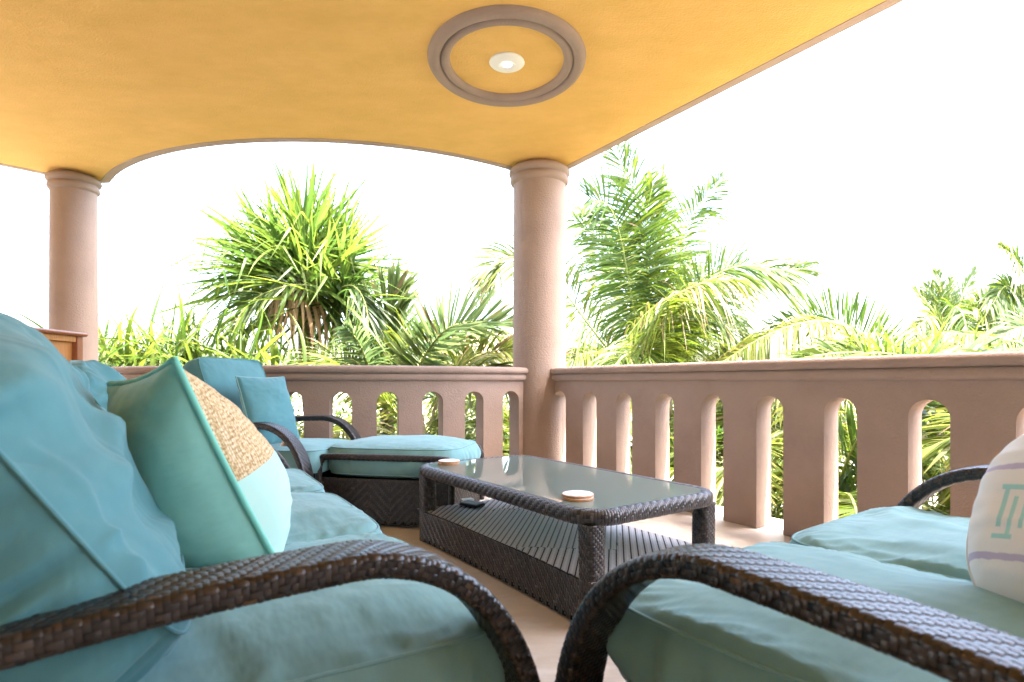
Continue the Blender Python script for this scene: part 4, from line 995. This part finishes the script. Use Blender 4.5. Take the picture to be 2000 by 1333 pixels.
# generic fronds for plants seen through the openings
GF = []
for k in range(7):
    c = [(0, 0, 0), (.4, 0, .38), (.95, 0, .55), (1.5, 0, .38), (1.95, 0, -.05)] if k % 2 else [(0, 0, 0), (.25, 0, .6), (.65, .05, 1.05), (1.2, .1, 1.2), (1.7, .1, .95)]
    mm = [L_YEL, L_COCO, L_YEL, L_YEL, L_COCO, L_PALE, L_YEL][k]
    o = frond_mesh(c, L=.62, n=54, droop=.45, wid=.032, seed=400 + k).build('frond', [mm, M_RACH]); GF.append(o.data); bpy.data.objects.remove(o)
def clear_of_house(p):
    q = np.array([p[0], p[1]]); return np.dot(q - np.array([.339, 4.79]), V2) > .45 or (np.linalg.norm(q - C0) < 2.55) or q[1] > 5.9
def filler_palm(x, y, z, n, label, s=1.0, name='garden_palm'):
    base = np.array([x, y, -3.25]); t = empty(name, base); tag(t, label, 'palm tree')
    trunk(t, [base, (x + .05, y, (z - 3.25) / 2), (x, y, z)], .11, .08, base)
    a0 = random.uniform(0, 6.28)
    for k in range(n):
        a = a0 + k * 2.4; sc = s * random.uniform(.75, 1.1)
        M = None
        for _try in range(6):
            M = Matrix.Translation((0, 0, z + 3.25)) @ Matrix.Rotation(a, 4, 'Z') @ Matrix.Rotation(random.uniform(-.35, .75), 4, 'Y') @ Matrix.Rotation(random.gauss(0, .3), 4, 'X') @ Matrix.Diagonal((sc, sc, sc, 1))
            ok = all(clear_of_house(M @ Vector(q) + Vector(base)) for q in ((.6, 0, .3), (1.2, 0, .5), (1.95, 0, 0), (1.7, .5, .5), (1.7, -.5, .5)))
            if ok: break
            a += 1.1; sc *= .93
        if not ok: continue
       
        o = bpy.data.objects.new('frond', random.choice(GF)); o.matrix_basis = M; link(o, t)
FP = [(4.1, 3.6, -.35, 'low palm outside the right balustrade nearest the right edge of the photo'),
      (3.0, 5.2, -.5, 'low palm seen through the middle openings of the right balustrade'),
      (5.2, 5.0, -.1, 'yellow green palm filling the widest openings of the right balustrade'),
      (1.9, 6.6, -.6, 'low palm seen through the narrow openings nearest the thick column'),
      (.2, 6.9, -.35, 'low palm seen through the openings of the curved balustrade nearest the thick column'),
      (-.9, 5.6, -.75, 'low palm just outside the middle of the curved balustrade'),
      (-2.2, 6.2, -.6, 'low palm behind the armchair outside the curved balustrade'),
      (3.6, 8.5, -.2, 'palm in the second row behind the right balustrade'),
      (-3.2, 7.4, -.6, 'low palm in the garden below the left screw pines')]
for x, y, z, l in FP: filler_palm(x, y, z, 15, l)

def bush(x, y, z, r, n, label, seed, mat_=None, name='leafy_bush', size=.07):
    g = np.random.default_rng(seed); base = np.array([x, y, -3.25]); t = empty(name, base); tag(t, label, 'bush')
    d = g.normal(size=(n, 3)); d /= np.linalg.norm(d, axis=1)[:, None]; rad = g.uniform(.45, 1, n) ** .5
    lump = 1 + .28 * noise3(d * 2.6 + seed, seed); P = d * (rad * lump)[:, None] * np.array([r, r, r * .75]) + np.array([0, 0, z + 3.25])
    a = g.normal(size=(n, 3)); a /= np.linalg.norm(a, axis=1)[:, None]; b = np.cross(a, g.normal(size=(n, 3))); b /= np.linalg.norm(b, axis=1)[:, None]
    s = size * g.uniform(.6, 1.3, n)[:, None]
    V = np.stack([P - a * s, P + b * s * .35, P + a * s, P - b * s * .35], 1).reshape(-1, 3); Fq = np.arange(4 * n).reshape(-1, 4)
    m = MB(); m.add(V, Fq, 0, np.repeat(np.clip(g.normal(.5, .2, n), 0, 1), 4)); m.build('foliage', mat_ or L_BUSH, t)
    trunk(t, [base, base + np.array([.05, 0, (z + 3.25) * .5]), base + np.array([0, 0, z + 3.25])], .1, .05, base)
for k, (x, y, z, r, l) in enumerate([
    (-4.4, 12.5, .1, 1.9, 'round yellow green bush in the distance below the screw palm crown'), (-7.2, 12.0, -.1, 1.7, 'pale bush in the distance beside the slim left column'),
    (-1.6, 13.0, .0, 1.7, 'distant bush behind the slender palm'), (1.0, 12.5, -.6, 1.9, 'distant bush behind the thick column'),
    (4.8, 13.0, -.3, 1.7, 'dark rounded bush behind the big coconut palm'), (8.3, 14.0, .3, 2.0, 'distant bush left of the spiky palm'), (11.6, 14.5, .3, 2.1, 'distant bush under the spiky palm'),
    (6.2, 7.0, -1.6, 1.3, 'low bush in the garden right of the big coconut palm'), (4.4, 6.0, -1.9, 1.2, 'low bush seen through the right balustrade'), (2.2, 7.6, -1.7, 1.3, 'low bush at the foot of the big coconut palm'),
    (-.4, 7.8, -1.6, 1.4, 'low bush seen through the curved balustrade'), (-2.8, 8.0, -1.4, 1.5, 'low bush behind the curved balustrade on the left'), (5.3, 3.0, -1.9, 1.2, 'low bush outside the right balustrade near its right end')]):
    bush(x, y, z, r, 4200, l, 50 + k)

# distant pale villa roof between the palms
t = empty('villa', (-.4, 24, -3.25)); tag(t, 'pale pink villa with a low roof glimpsed left of the thick column', 'house')
m = MB(); m.box((0, 0, 2.6), (5, 4, 5.2)); m.build('walls', M_WALL, t, smooth=False)
m = MB(); V = np.array([(-2.9, -2.4, 5.2), (2.9, -2.4, 5.2), (2.9, 2.4, 5.2), (-2.9, 2.4, 5.2), (-1.2, 0, 6.2), (1.2, 0, 6.2)]); m.add(V, [(0, 1, 5, 4), (2, 3, 4, 5)]); m.f.append(np.array([(1, 2, 5), (3, 0, 4)])); m.mi.append(np.zeros(2, int)); m.add(V[:4], [(3, 2, 1, 0)]); m.build('roof', M_ROOF, t, smooth=False)
